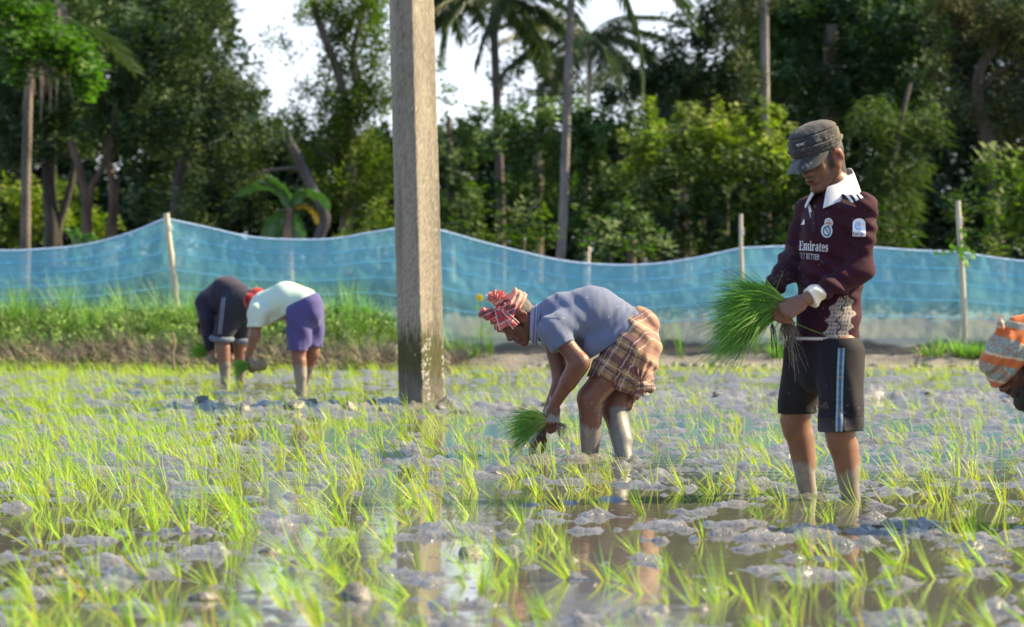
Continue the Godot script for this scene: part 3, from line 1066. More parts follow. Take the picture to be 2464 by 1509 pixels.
	tree("small_tree", "small dark tree close to the right of the pole under the bright gap of sky", "tree", T, 62.0, [[[[1085, 680], [1082, 450], [1080, 280]], 0.1, 0.05]], brown,
		[[1080, 240, 35, 30], [1060, 160, 18, 16], [1110, 320, 55, 45], [1090, 400, 70, 60], [1160, 290, 60, 25], [1100, 500, 90, 60]], 75.0, broad, ld, 1.15, dk, gr2)
	# right: the high dark wall of crowns
	tree("dark_tree", "dark round crowned tree against the sky right of the palms", "tree", T, 61.0, [[[[1640, 680], [1645, 400], [1650, 200]], 0.2, 0.1]], brown,
		[[1600, 170, 85, 75], [1680, 100, 85, 75], [1560, 220, 60, 40], [1740, 40, 70, 60], [1760, 160, 100, 90], [1530, 250, 50, 40], [1650, 230, 120, 50], [1480, 260, 60, 30]], 85.0, broad, ld, 1.1, dk, Color(0.05, 0.07, 0.025))
	tree("tall_tree", "tall dark tree with a straight grey trunk above the yellow green hedge", "tree", T, 54.0, [[[[1842, 700], [1841, 360], [1840, 150], [1838, -60]], 0.09, 0.075]], Color(0.19, 0.165, 0.155),
		[[1800, 40, 70, 50, 0.5], [1800, 210, 50, 60, 0.6], [1760, 130, 40, 50, 0.5], [1880, -20, 90, 40, 0.8]], 80.0, fine, ld, 1.2, dk, Color(0.09, 0.095, 0.035))
	tree("dark_tree", "huge dark tree filling the sky behind the man with the cap", "tree", T, 57.0, [[[[1990, 680], [1995, 300], [2000, 60]], 0.22, 0.14]], brown,
		[[1920, 60, 110, 100], [2040, 60, 120, 110], [1920, 200, 110, 80], [2060, 220, 130, 110], [1960, 330, 110, 70], [2180, 90, 110, 110], [2160, 260, 100, 110]], 90.0, broad, ld, 1.15, dk, gr)
	tree("dark_tree", "dark tree in the upper right corner with brown leaves catching light", "tree", T, 55.0, [[[[2400, 680], [2390, 400], [2350, 200], [2420, 80]], 0.16, 0.08], [[[2335, 260], [2385, 190], [2440, 150]], 0.05, 0.04]], Color(0.07, 0.055, 0.042),
		[[2300, 60, 110, 90], [2420, 60, 110, 90], [2310, 260, 90, 70], [2430, 300, 100, 90], [2250, 180, 60, 80], [2520, 160, 120, 150], [2480, 420, 120, 80], [2640, 300, 150, 220]], 80.0, fine, ld, 1.2, dk, Color(0.085, 0.08, 0.03))
	tree("feathery_tree", "drooping feathery foliage right of the cap of the standing man", "tree", T, 47.0, [[[[2130, 680], [2140, 500], [2160, 330], [2190, 200]], 0.07, 0.03]], brown,
		[[2160, 330, 60, 60, 0.6], [2190, 410, 55, 55, 0.6], [2130, 440, 60, 60, 0.6], [2170, 500, 60, 40, 0.5], [2120, 520, 50, 40, 0.5], [2240, 330, 30, 60, 0.4], [2140, 580, 60, 40, 0.5], [2100, 330, 60, 80, 0.6]], 150.0, willow, lm, 1.1, Color(0.035, 0.06, 0.02), Color(0.11, 0.15, 0.05), 0.5)
	# the green belt between trees and net
	var S := "shrubs between the trees and the net"
	tree("hedge_tree", "broad green tree in the middle distance right of the two nearer palms", "tree", T, 54.0, [[[[1520, 680], [1520, 450]], 0.1, 0.05]], brown,
		[[1415, 400, 60, 90], [1418, 540, 50, 110], [1292, 540, 45, 90], [1420, 330, 50, 30], [1480, 330, 110, 50], [1300, 300, 110, 50], [1230, 350, 80, 60], [1400, 290, 80, 40], [1560, 360, 90, 50], [1330, 390, 110, 60], [1460, 420, 110, 60], [1280, 470, 110, 60]], 80.0, broad, ld, 1.1, gr, gr2)
	for k in 4:
		var u: float = [1545.0, 1660.0, 1750.0, 1850.0][k]
		tree("yellow_shrub", ["left end of the yellow green hedge, its tips tinged with pink", "tallest yellow green shrub of the hedge, left of the grey trunk", "yellow green shrub just left of the straight grey trunk", "yellow green shrub just right of the straight grey trunk"][k], "shrub", S, 50.0, [[[[u, 680], [u, 400]], 0.04, 0.02]], brown,
			[[u - 20, 296 - (k % 2) * 12, 17, 50, 0.3], [u + 20, 288 + (k % 3) * 8, 19, 46, 0.3], [u, 350, 48, 45, 0.6], [u + 45, 330, 16, 40, 0.3], [u - 48, 340, 18, 36, 0.3], [u, 410, 60, 50, 0.7]], 190.0, big, lm, 0.6, Color(0.10, 0.155, 0.028), Color(0.28, 0.32, 0.065), 0.7)
	tree("wide_shrub", "wide dark green shrub bank below the yellow green hedge", "shrub", S, 48.0, [[[[1700, 680], [1690, 500]], 0.06, 0.03]], brown,
		[[1480, 470, 90, 60], [1600, 440, 90, 55], [1720, 430, 90, 55], [1840, 430, 90, 60], [1950, 450, 80, 60], [1540, 530, 90, 60], [1680, 520, 100, 60], [1820, 520, 100, 60], [1960, 540, 90, 60], [1620, 600, 120, 40], [1800, 600, 140, 40]], 75.0, broad, ld, 1.0, Color(0.022, 0.045, 0.012), Color(0.06, 0.095, 0.02))
	tree("low_shrub", "lighter green low shrub right of the smooth grey palm trunk above the net", "shrub", S, 42.0, [[[[1470, 650], [1470, 560]], 0.03, 0.015]], brown,
		[[1440, 560, 50, 35], [1500, 530, 60, 40], [1560, 570, 60, 40], [1480, 600, 100, 35], [1420, 520, 30, 20], [1600, 600, 50, 30]], 100.0, big, lm, 0.7, Color(0.04, 0.075, 0.022), Color(0.10, 0.155, 0.05))
	tree("low_shrub", "low bush left of the smooth grey palm trunk above the net", "shrub", S, 43.0, [[[[1260, 650], [1260, 560]], 0.03, 0.015]], brown,
		[[1250, 540, 60, 40], [1290, 590, 70, 40], [1200, 590, 60, 35], [1150, 520, 40, 40], [1120, 590, 60, 40]], 90.0, broad, lm, 0.9, Color(0.035, 0.065, 0.02), Color(0.10, 0.14, 0.03))
	tree("low_shrub", "leafy bush behind the shoulder of the man with the cap", "shrub", S, 43.0, [[[[2100, 660], [2100, 560]], 0.03, 0.015]], brown,
		[[2080, 560, 60, 45], [2150, 590, 60, 35], [2020, 590, 60, 40], [2200, 560, 50, 40]], 95.0, broad, lm, 0.9, Color(0.03, 0.055, 0.017), Color(0.09, 0.13, 0.035))
	tree("right_shrub", "light green bush at the right edge beside the bamboo post with the vine", "shrub", S, 42.0, [[[[2400, 660], [2400, 500]], 0.04, 0.02]], brown,
		[[2360, 430, 22, 60, 0.4], [2420, 420, 50, 40], [2450, 480, 70, 50], [2360, 520, 80, 50], [2430, 560, 90, 50], [2290, 520, 50, 40], [2380, 600, 100, 30], [2530, 500, 90, 80]], 95.0, broad, lm, 0.95, Color(0.035, 0.065, 0.018), Color(0.12, 0.18, 0.035))
	tree("low_shrub", "sunlit bush in the shade of the trees at the far left above the net", "shrub", S, 60.0, [[[[60, 660], [60, 500]], 0.03, 0.015]], brown,
		[[40, 480, 90, 50], [110, 540, 90, 50], [20, 570, 80, 40], [180, 470, 70, 40], [230, 550, 60, 40]], 60.0, broad, lm, 1.1, Color(0.06, 0.09, 0.015), Color(0.22, 0.28, 0.03))
	tree("low_shrub", "yellowish bush close to the left of the pole above the net", "shrub", S, 44.0, [[[[910, 650], [910, 560]], 0.03, 0.015]], brown,
		[[915, 530, 45, 30], [880, 560, 45, 25], [960, 540, 40, 40], [840, 580, 50, 20]], 95.0, broad, lm, 0.85, Color(0.05, 0.08, 0.02), Color(0.15, 0.18, 0.03))
	# the dark mass behind everything
	var put := []
	var tint := []
	var clumps := []
	for k in 52:
		var u := -500.0 + 3600.0 * k / 51.0
		clumps.append([u, 520.0, 80.0, 130.0, 1.5])
		clumps.append([u + 30.0, 690.0, 80.0, 90.0, 1.5])
		if u < 560.0 or u > 1560.0: clumps.append([u, 300.0, 85.0, 150.0, 1.5])
		if u < 500.0 or u > 1760.0: clumps.append([u, 60.0, 85.0, 150.0, 1.5])
		if u >= 560.0 and u <= 1560.0: clumps.append([u, 385.0, 80.0, 70.0, 1.5])
	fill(84.0, clumps, 26.0, 1.9, Color(0.03, 0.055, 0.03), Color(0.06, 0.09, 0.045), 1.2, put, tint)
	var base := Vector3(0, 0, -84)
	var o := thing("far_woods", "dark woods closing the view behind all the separate trees", "woods", base)
	o.set_meta("kind", "stuff")
	leaves("far_foliage", o, broad, ld, base, put, tint)
	# banana plants
	var bb := J(44.5, 700, 640)
	bb.y = 0.0
	var bn := thing("banana_plant", "banana plant with broad arching leaves and one yellow leaf above the net", "banana plant", bb)
	var st := Acc.new()
	limb(st, path(44.5, [[690, 700], [692, 580], [697, 500]]), 0.12, 0.06, Color(0.16, 0.11, 0.075))
	part("stem", st.mesh(bb), M.bark, bn)
	var bl := vmat(0.4, Color(0.6, 0.7, 0.4), 0.5)
	for spots in [[[[700, 500], [672, 452], [620, 440], [570, 470]], 0], [[[702, 500], [730, 458], [775, 470], [792, 505]], 0], [[[696, 505], [668, 515], [645, 560], [640, 600]], 0], [[[702, 500], [712, 520], [722, 555], [716, 590]], 0], [[[706, 500], [735, 492], [758, 510], [764, 540]], 1], [[[698, 500], [688, 460], [660, 430], [640, 425]], 0], [[[700, 505], [690, 540], [672, 575], [668, 600]], 0]]:
		var la := Acc.new()
		banana_leaf(la, path(44.5, spots[0]), 0.12 if spots[1] == 0 else 0.07, Color(0.065, 0.14, 0.05) if spots[1] == 0 else Color(0.30, 0.18, 0.03), Vector3(0.1, 0.85, -0.5).normalized())
		part("leaf", la.mesh(bb), bl, bn)
	var sb := J(43.0, 195, 640)
	sb.y = 0.0
	var sn := thing("banana_plant", "small banana shoot behind the net below the forked tree", "banana plant", sb)
	for spots in [[[190, 640], [186, 580], [170, 555], [150, 552]], [[195, 640], [205, 580], [222, 562], [238, 580]], [[192, 640], [200, 590], [190, 560], [182, 545]]]:
		var la := Acc.new()
		banana_leaf(la, path(43.0, spots), 0.085, Color(0.10, 0.2, 0.07), Vector3(0.1, 0.85, -0.5).normalized())
		part("leaf", la.mesh(sb), bl, sn)

# ---------------------------------------------------------------- plants on the bank

func weed_mesh(sd: int, n: int, long: float, wide: float, spread: float, low: Color, high: Color) -> ArrayMesh:
	var r := RandomNumberGenerator.new()
	r.seed = sd
	var acc := Acc.new()
	for k in n:
		var a := r.randf() * TAU
		var out := Vector3(cos(a), 0, sin(a))
		blade(acc, out * r.randf() * 0.05, (Vector3.UP + out * r.randf_range(0.05, spread)).normalized(), out, long * r.randf_range(0.5, 1.2), wide, r.randf_range(0.1, 0.6), low, high.lerp(high * 1.4, r.randf()))
	return acc.mesh()

func bank_plants() -> void:
	var lm := vmat(0.5, Color(0.75, 0.9, 0.5), 0.4)
	var grass := weed_mesh(70, 16, 0.21, 0.010, 0.6, Color(0.13, 0.16, 0.04), Color(0.15, 0.29, 0.045))
	var tall := weed_mesh(71, 11, 0.75, 0.012, 0.25, Color(0.12, 0.2, 0.05), Color(0.16, 0.28, 0.06))
	var herb := sprig(9, 14, 0.085, 0.055, 0.1)
	var dry := weed_mesh(73, 14, 0.30, 0.007, 0.6, Color(0.22, 0.18, 0.12), Color(0.26, 0.22, 0.15))
	var base := Vector3(-3, 0, -34)
	var o := thing("bank_grass", "thick green grass and weeds covering the left bank below the net", "bank grass", base)
	o.set_meta("kind", "stuff")
	var put := []
	var tint := []
	var put2 := []
	var tint2 := []
	var put3 := []
	var tint3 := []
	for k in 5200:
		var x := -7.5 + 8.2 * rng.randf()
		var d := 31.9 + 3.4 * rng.randf()
		var left := smoothstep(-0.75, -1.5, x)
		if rng.randf() > left: continue
		var y := bank(x, d)
		var up := smoothstep(0.10, 0.26, y)
		if rng.randf() > 0.12 + up: continue
		var b := Basis(Vector3(0, 0, 1), rng.randfn() * 0.25) * Basis(Vector3(1, 0, 0), rng.randfn() * 0.2 + 0.25) * Basis(Vector3.UP, rng.randf() * TAU)
		var s := rng.randf_range(0.6, 1.2)
		var v := rng.randf_range(0.4, 1.2)
		var patch := 0.5 + 0.5 * n_a.get_noise_2d(x * 1.2, d * 1.2)
		if rng.randf() < 0.45 + 0.4 * (patch - 0.5):
			put2.append(Transform3D(b * Basis.from_scale(Vector3(s, s, s) * 0.62), Vector3(x, y + 0.02 + 0.05 * rng.randf(), -d)))
			tint2.append(Color(0.12, 0.22, 0.04).lerp(Color(0.20, 0.32, 0.06), rng.randf()) * v)
		else:
			put.append(Transform3D(b * Basis.from_scale(Vector3(s, s, s)), Vector3(x, y - 0.02, -d)))
			tint.append(Color(v * (1.0 + 0.3 * patch), v, v))
	for k in 700:
		var x := -7.5 + 7.0 * rng.randf()
		var d := 32.0 + 0.9 * rng.randf()
		var b := Basis(Vector3(1, 0, 0), 1.1 + rng.randfn() * 0.5) * Basis(Vector3.UP, rng.randf() * TAU)
		put3.append(Transform3D(b * Basis.from_scale(Vector3.ONE * rng.randf_range(0.6, 1.1)), Vector3(x, bank(x, d) + 0.05, -d)))
		tint3.append(Color.WHITE * rng.randf_range(0.3, 1.0))
	var put5 := []
	var tint5 := []
	for k in 130:
		var d := rng.randf_range(33.4, 36.0)
		var x := J(d, rng.randf_range(-250, 900), 0).x
		var s := rng.randf_range(0.5, 1.1)
		put5.append(Transform3D(Basis(Vector3(0, 0, 1), rng.randfn() * 0.3) * Basis(Vector3.UP, rng.randf() * TAU) * Basis.from_scale(Vector3(0.8, s, 0.8)), Vector3(x, bank(x, d) - 0.03, -d)))
		tint5.append(Color(1.1, 1.1, 1.0) * rng.randf_range(0.7, 1.4))
	leaves("tall_grass", o, tall, lm, base, put5, tint5)
	leaves("grass_blades", o, grass, lm, base, put, tint)
	leaves("weed_leaves", o, herb, lm, base, put2, tint2)
	leaves("dry_stalks", o, dry, vmat(0.8), base, put3, tint3)
	# tall grass in front of and behind the net
	var tufts := [[130, 34.2, 1.0], [300, 34.4, 0.9], [170, 34.3, 1.1], [60, 34.1, 0.9], [440, 34.3, 0.8], [850, 34.2, 1.1], [870, 34.4, 0.9], [940, 34.3, 0.9], [1140, 34.4, 1.0], [1160, 35.6, 1.0], [1180, 34.4, 0.9], [1420, 35.4, 1.15], [1545, 34.5, 0.9], [1590, 34.6, 1.0], [1640, 34.5, 1.0], [1680, 35.5, 1.0], [1820, 34.5, 1.35], [1835, 35.4, 1.2], [1860, 34.6, 1.0], [2080, 35.5, 1.1], [2120, 35.4, 0.9], [2160, 35.5, 1.1], [2370, 35.5, 1.0], [2400, 35.6, 1.15], [2430, 35.5, 1.0], [2455, 35.6, 0.8], [1730, 35.4, 0.9], [1110, 35.5, 0.8], [560, 35.5, 1.0], [760, 35.5, 0.9]]
	for t in tufts:
		var p := J(t[1], t[0], 760)
		p.y = bank(p.x, t[1]) - 0.02
		var before: bool = t[1] < 35.0
		var g := single("grass_tuft", tall, lm, p, "tall pale green grass tuft " + ("in front of the foot of the blue net" if before else "showing through the blue net"), "grass tuft", "tall tufts " + ("in front of" if before else "behind") + " the net")
		g.rotation.y = rng.randf() * TAU
		g.scale = Vector3(0.9, t[2] * 0.9, 0.9)
	# low growth along both sides of the net
	var nb := Vector3(2, 0, -35)
	var no := thing("net_side_grass", "low grass and weeds growing along the foot of the blue net", "grass", nb)
	no.set_meta("kind", "stuff")
	var put4 := []
	var tint4 := []
	for k in 900:
		var u := rng.randf_range(430, 2700)
		var behind := rng.randf() < 0.72
		var d := rng.randf_range(35.25, 36.4) if behind else rng.randf_range(34.3, 34.6)
		var x := J(d, u, 0).x
		if n_a.get_noise_2d(x * 1.1, 4.0 if behind else 9.0) < (-0.1 if behind else 0.12): continue
		var s := rng.randf_range(0.5, 1.5) * (1.0 if behind else 0.7)
		put4.append(Transform3D(Basis(Vector3(0, 0, 1), rng.randfn() * 0.22) * Basis(Vector3.UP, rng.randf() * TAU) * Basis.from_scale(Vector3(1.0, s, 1.0) * 1.5), Vector3(x, bank(x, d) - 0.02, -d)))
		tint4.append(Color(1, 1, 1) * rng.randf_range(0.8, 1.5))
	leaves("grass_blades", no, grass, lm, nb, put4, tint4)
	# the yellow flower in front of the net, left of the turban
	var fp := J(34.3, 1156, 790)
	fp.y = bank(fp.x, 34.3)
	var fl := thing("yellow_flower", "single yellow flower among weeds in front of the net beside the red turban", "flower", fp)
	var fa := Acc.new()
	var head := J(34.3, 1154, 716)
	fa.tube([fp, fp.lerp(head, 0.5) + Vector3(0.02, 0, 0), head], [0.008, 0.006, 0.005], Color(0.12, 0.2, 0.04), 5)
	for k in 7:
		leaf(fa, fp.lerp(head, 0.2 + 0.1 * k), Vector3(cos(k * 2.4), 0.4, sin(k * 2.4)).normalized(), Vector3.UP, 0.16, 0.07, Color(0.13, 0.26, 0.05))
	part("stem", fa.mesh(fp), lm, fl)
	for k in 9:
		var pa := Acc.new()
		var a := k * TAU / 9.0
		leaf(pa, head, Vector3(cos(a), sin(a), 0.35).normalized(), Vector3(0, 0.1, 1).normalized(), 0.052, 0.034, Color(0.78, 0.50, 0.02))
		part("petal", pa.mesh(fp), lm, fl)
	# vine on the right post
	var vp := J(34.85, 2312, 600)
	var vn := thing("vine", "bright green vine with heart shaped leaves twined round the right bamboo post", "vine", vp)
	var va := Acc.new()
	var vs := []
	for k in 16:
		vs.append(J(34.85, 2310 + 10.0 * sin(k * 1.1) + 1.2 * k, 560 + k * 5.0, 0.05 * cos(k * 1.1)))
	va.tube(vs, range(16).map(func(_q: int) -> float: return 0.006), Color(0.14, 0.2, 0.05), 5)
	part("stem", va.mesh(vp), lm, vn)
	for k in 22:
		var la := Acc.new()
		var at := J(34.8, 2312 + rng.randfn() * 16.0, 588 + rng.randfn() * 18.0, rng.randf_range(0.0, 0.12))
		if k > 18: at = J(34.8, 2255 + (k - 19) * 20.0, 603, 0.05)
		leaf(la, at, Vector3(rng.randfn(), -0.6, 0.3).normalized(), Vector3(rng.randfn() * 0.4, 0.3, 1).normalized(), 0.075, 0.062, Color(0.17, 0.33, 0.03))
		part("leaf", la.mesh(vp), lm, vn)
	# sticks
	var sa := Acc.new()
	var s0 := J(30.6, 418, 893)
	limb(sa, [s0, J(30.6, 416, 850), J(30.6, 420, 830), J(30.6, 417, 800)], 0.014, 0.01, Color(0.2, 0.15, 0.1), 6)
	single("stick", sa.mesh(s0), M.bark, s0, "thin dead stick standing at the water's edge below the left bamboo post", "stick")
	var sc := Acc.new()
	var s1 := J(32.6, 2205, 880)
	limb(sc, [s1, J(32.6, 2213, 855), J(32.6, 2203, 838), J(32.6, 2196, 825)], 0.016, 0.008, Color(0.32, 0.24, 0.16), 6)
	limb(sc, [J(32.6, 2213, 855), J(32.6, 2208, 868), J(32.6, 2196, 876)], 0.012, 0.008, Color(0.32, 0.24, 0.16), 6)
	single("twig", sc.mesh(s1), M.bark, s1, "crooked brown twig at the foot of the bare bank near the right edge", "twig")

# ---------------------------------------------------------------- people: shared pieces

const SKIN := Color(0.175, 0.083, 0.048)
const SKIN_DARK := Color(0.130, 0.054, 0.033)
const WET_MUD := Color(0.20, 0.185, 0.15)

func bounds(bones: Array, pad: float) -> Array:
	var lo := Vector3.INF
	var hi := -Vector3.INF
	for b in bones:
		for k in 2:
			var r: float = b[2 + k] + pad
			lo = lo.min(b[k] - Vector3.ONE * r)
			hi = hi.max(b[k] + Vector3.ONE * r)
	return [lo, hi]

# bones: [a, b, ra, rb] or [a, b, ra, rb, axis, thin]
func field_of(bones: Array, cell: float, soft: float, pad := 0.05) -> Field:
	var bb := bounds(bones, pad)
	var f := Field.new(bb[0], bb[1], cell, soft)
	for b in bones:
		if b.size() > 4: f.cap(b[0], b[1], b[2], b[3], b[4], b[5])
		else: f.cap(b[0], b[1], b[2], b[3])
	f.finish()
	return f

func skin_paint(skin: Color, mud_top: float, blotch := 0.35) -> Callable:
	return func(p: Vector3, n: Vector3) -> Color:
		var t := 0.5 + 0.5 * n_c.get_noise_3d(p.x * 2.0, p.y * 2.0, p.z * 2.0)
		var c := skin * (0.82 + 0.36 * t)
		c = c.lerp(skin * Color(1.25, 0.9, 0.8), maxf(0.0, n_b.get_noise_3dv(p * 2.0)) * blotch)
		var edge := mud_top + 0.05 * n_b.get_noise_3d(p.x * 3.0, p.y * 0.8, p.z * 3.0) + 0.03 * n_c.get_noise_3d(p.x * 2.0, p.y * 0.5, p.z * 2.0)
		var m := smoothstep(edge + 0.012, edge - 0.012, p.y) * (0.82 + 0.18 * t)
		c = c.lerp(WET_MUD * (0.75 + 0.5 * t) * (1.0 + 0.5 * n_b.get_noise_3d(p.x * 2.0, p.y * 1.0, p.z * 2.0)), m * 0.95)
		# splashes above the mud line
		if m < 0.5 and p.y < mud_top + 0.45 and n_c.get_noise_3d(p.x * 8.0, p.y * 7.0, p.z * 8.0) > 0.60 + 0.4 * n_a.get_noise_3dv(p * 6.0): c = c.lerp(WET_MUD * 1.3, 0.45)
		return c

# Own axes of a hand: fingers along +y, back of the hand towards +z, thumb towards +x for a left hand. side = -1 makes a right hand.
func hand(acc: Acc, wrist: Vector3, fingers: Vector3, back: Vector3, side: float, curl: Array, size: float, paint: Callable, thumb_in := 0.5) -> void:
	var y := fingers.normalized()
	var z := (back - y * back.dot(y)).normalized()
	var x := y.cross(z) * side
	var place := Transform3D(Basis(x, y, z) * size, wrist)
	var f := Field.new(Vector3(-0.075, -0.05, -0.115), Vector3(0.10, 0.205, 0.06), 0.0036, 0.0035)
	f.cap(Vector3(0, -0.04, 0), Vector3(0, 0.01, 0), 0.026, 0.025, Vector3(0, 0, 1), 1.2)
	for k in 4:
		var kx: float = [0.030, 0.010, -0.010, -0.028][k]
		var ky: float = [0.086, 0.090, 0.085, 0.076][k]
		f.cap(Vector3(kx * 0.55, 0.008, 0), Vector3(kx, ky, 0.001), 0.0145, 0.0115)
	f.cap(Vector3(0.018, 0.012, -0.008), Vector3(0.028, 0.045, -0.012), 0.016, 0.012)
	f.cap(Vector3(-0.02, 0.015, -0.008), Vector3(-0.024, 0.05, -0.010), 0.014, 0.011)
	for k in 4:
		var p := Vector3([0.030, 0.010, -0.010, -0.028][k], [0.086, 0.090, 0.085, 0.076][k], 0.001)
		var a := 0.0
		var fan: float = [0.10, 0.02, -0.05, -0.13][k]
		for s in 3:
			a += curl[s] * (1.0 + 0.06 * k)
			var l: float = [0.044, 0.027, 0.021][s] * [0.95, 1.05, 1.0, 0.8][k]
			var dir := Vector3(-fan * cos(a), cos(a), -sin(a)).normalized()
			var q := p + dir * l
			var r: float = [0.0098, 0.0088, 0.0078][s] * [1.0, 1.02, 0.97, 0.86][k]
			f.cap(p, q, r, r * 0.9)
			p = q
	var t0 := Vector3(0.022, 0.018, -0.006)
	var t1 := Vector3(0.046, 0.046, -0.018 - 0.012 * thumb_in)
	var t2 := Vector3(0.050 - 0.020 * thumb_in, 0.074, -0.030 - 0.026 * thumb_in)
	var t3 := Vector3(0.046 - 0.034 * thumb_in, 0.096, -0.036 - 0.036 * thumb_in)
	f.cap(t0, t1, 0.016, 0.0125)
	f.cap(t1, t2, 0.0118, 0.0102)
	f.cap(t2, t3, 0.0100, 0.0085)
	f.finish()
	f.extract(acc, place, func(p: Vector3, n: Vector3) -> Color: return paint.call(place * p, n))

# Own axes of a head: x to its left, y up, z forward; the middle lies between the ears.
func head_place(at: Vector3, forward: Vector3, up: Vector3, size := 1.0) -> Transform3D:
	var z := forward.normalized()
	var y := (up - z * up.dot(z)).normalized()
	return Transform3D(Basis(y.cross(z), y, z) * size, at)

func head(acc: Acc, place: Transform3D, skin: Color, beard: float, lean: float) -> void:
	var f := Field.new(Vector3(-0.105, -0.16, -0.125), Vector3(0.105, 0.14, 0.135), 0.0032, 0.0055)
	f.ell(Vector3(0, 0.035, -0.012), Vector3(0.072, 0.085, 0.094))
	f.ell(Vector3(0, -0.03, 0.034), Vector3(0.054, 0.082, 0.056))
	for s in [-1.0, 1.0]:
		f.cap(Vector3(s * 0.052, -0.055, -0.002), Vector3(s * 0.014, -0.106, 0.066), 0.017, 0.015)
		f.cap(Vector3(s * 0.056, -0.01, 0.0), Vector3(s * 0.053, -0.055, -0.002), 0.018, 0.018)
		f.ell(Vector3(s * 0.041, -0.020, 0.056), Vector3(0.022, 0.02, 0.02))
		f.ell(Vector3(s * 0.048, 0.010, 0.050), Vector3(0.016, 0.024, 0.02))
		f.cap(Vector3(s * 0.010, 0.022, 0.086), Vector3(s * 0.038, 0.026, 0.064), 0.0080, 0.0065)
		f.ell(Vector3(s * 0.0135, -0.036, 0.097), Vector3(0.0085, 0.0085, 0.0105))
		f.ell(Vector3(s * 0.030, 0.002, 0.0685), Vector3(0.013, 0.0085, 0.011))
		# ear
		var tilt := Basis(Vector3(1, 0, 0), -0.22) * Basis(Vector3(0, 0, 1), -s * 0.18) * Basis(Vector3(0, 1, 0), s * -0.38)
		f.ell(Vector3(s * 0.079, -0.004, -0.014), Vector3(0.0075, 0.032, 0.019), tilt)
		f.cap(Vector3(s * 0.086, 0.018, -0.018), Vector3(s * 0.088, -0.006, -0.033), 0.0045, 0.004)
		f.cap(Vector3(s * 0.083, 0.024, -0.006), Vector3(s * 0.086, 0.020, -0.022), 0.0045, 0.0045)
		f.ell(Vector3(s * 0.077, -0.034, -0.008), Vector3(0.005, 0.009, 0.007))
	f.cap(Vector3(0, 0.018, 0.083), Vector3(0, -0.029, 0.105), 0.0075, 0.0095)
	f.ell(Vector3(0, -0.033, 0.103), Vector3(0.0105, 0.0085, 0.0095))
	f.cap(Vector3(-0.018, -0.064, 0.082), Vector3(0.018, -0.064, 0.082), 0.0062, 0.0062)
	f.ell(Vector3(0, -0.062, 0.088), Vector3(0.017, 0.0062, 0.008))
	f.ell(Vector3(0, -0.0765, 0.086), Vector3(0.018, 0.0072, 0.0085))
	f.ell(Vector3(0, -0.104, 0.074), Vector3(0.021, 0.016, 0.017))
	f.cap(Vector3(0, -0.04, -0.03), Vector3(0, -0.15, -0.04 - lean), 0.052, 0.052)
	f.finish()
	f.each(func(p: Vector3, d: float) -> float:
		# hollows of the eyes, of the ear shells, the nostrils and the line of the mouth
		for s in [-1.0, 1.0]:
			d = maxf(d, 0.0045 - (p - Vector3(s * 0.0905, 0.002, -0.006)).length() * 0.55 + 0.002)
			d = maxf(d, 0.0036 - (p - Vector3(s * 0.0075, -0.0435, 0.102)).length())
		if absf(p.x) < 0.021: d = maxf(d, 0.0016 - Vector2(p.y + 0.0695, maxf(0.0, 0.083 - p.z)).length() - absf(p.x) * 0.02)
		return d)
	f.extract(acc, place, func(p: Vector3, n: Vector3) -> Color:
		var t := 0.5 + 0.5 * n_c.get_noise_3dv(p * 4.0)
		var c := skin * (0.88 + 0.24 * t)
		var ax := absf(p.x)
		# lips, brows, eyes, short beard, reddish ears and nose
		var lip := Vector2(ax / 0.022, (p.y + 0.0695) / 0.0135).length()
		if p.z > 0.07: c = c.lerp(skin * Color(0.62, 0.42, 0.46), smoothstep(1.1, 0.8, lip))
		if ax > 0.074 and p.y > -0.045 and p.y < 0.04: c = c.lerp(skin * Color(1.25, 0.75, 0.66), 0.6)
		var brow := absf(p.y - 0.0265 + 0.10 * maxf(0.0, ax - 0.03))
		if p.z > 0.055 and ax > 0.010 and ax < 0.050: c = c.lerp(Color(0.012, 0.009, 0.008), smoothstep(0.0065, 0.003, brow) * 0.9)
		var eye := Vector2((ax - 0.031) / 0.0145, (p.y + 0.001) / 0.0036).length()
		if p.z > 0.06 and eye < 1.0: c = Color(0.20, 0.17, 0.15) if Vector2(ax - 0.031, p.y - 0.001).length() > 0.0056 else Color(0.01, 0.007, 0.006)
		elif p.z > 0.06 and eye < 1.45: c *= 0.6
		if ax > 0.05: c = c.lerp(Color(0.02, 0.016, 0.014), 0.85 * smoothstep(0.004, 0.012, p.z) * smoothstep(0.036, 0.026, p.z) * smoothstep(-0.05, -0.03, p.y))
		var jaw := smoothstep(-0.035, -0.06, p.y) * smoothstep(-0.14, -0.115, p.y) * smoothstep(-0.02, 0.01, p.z)
		var lipless := smoothstep(1.0, 1.4, lip)
		var tache := smoothstep(0.010, 0.004, absf(p.y + 0.0525)) * smoothstep(0.03, 0.02, ax) * (1.0 if p.z > 0.07 else 0.0)
		c = c.lerp(Color(0.018, 0.014, 0.012), clampf(beard * lipless * (jaw * (0.55 + 0.45 * t) + tache * 0.8), 0.0, 0.97))
		return c)

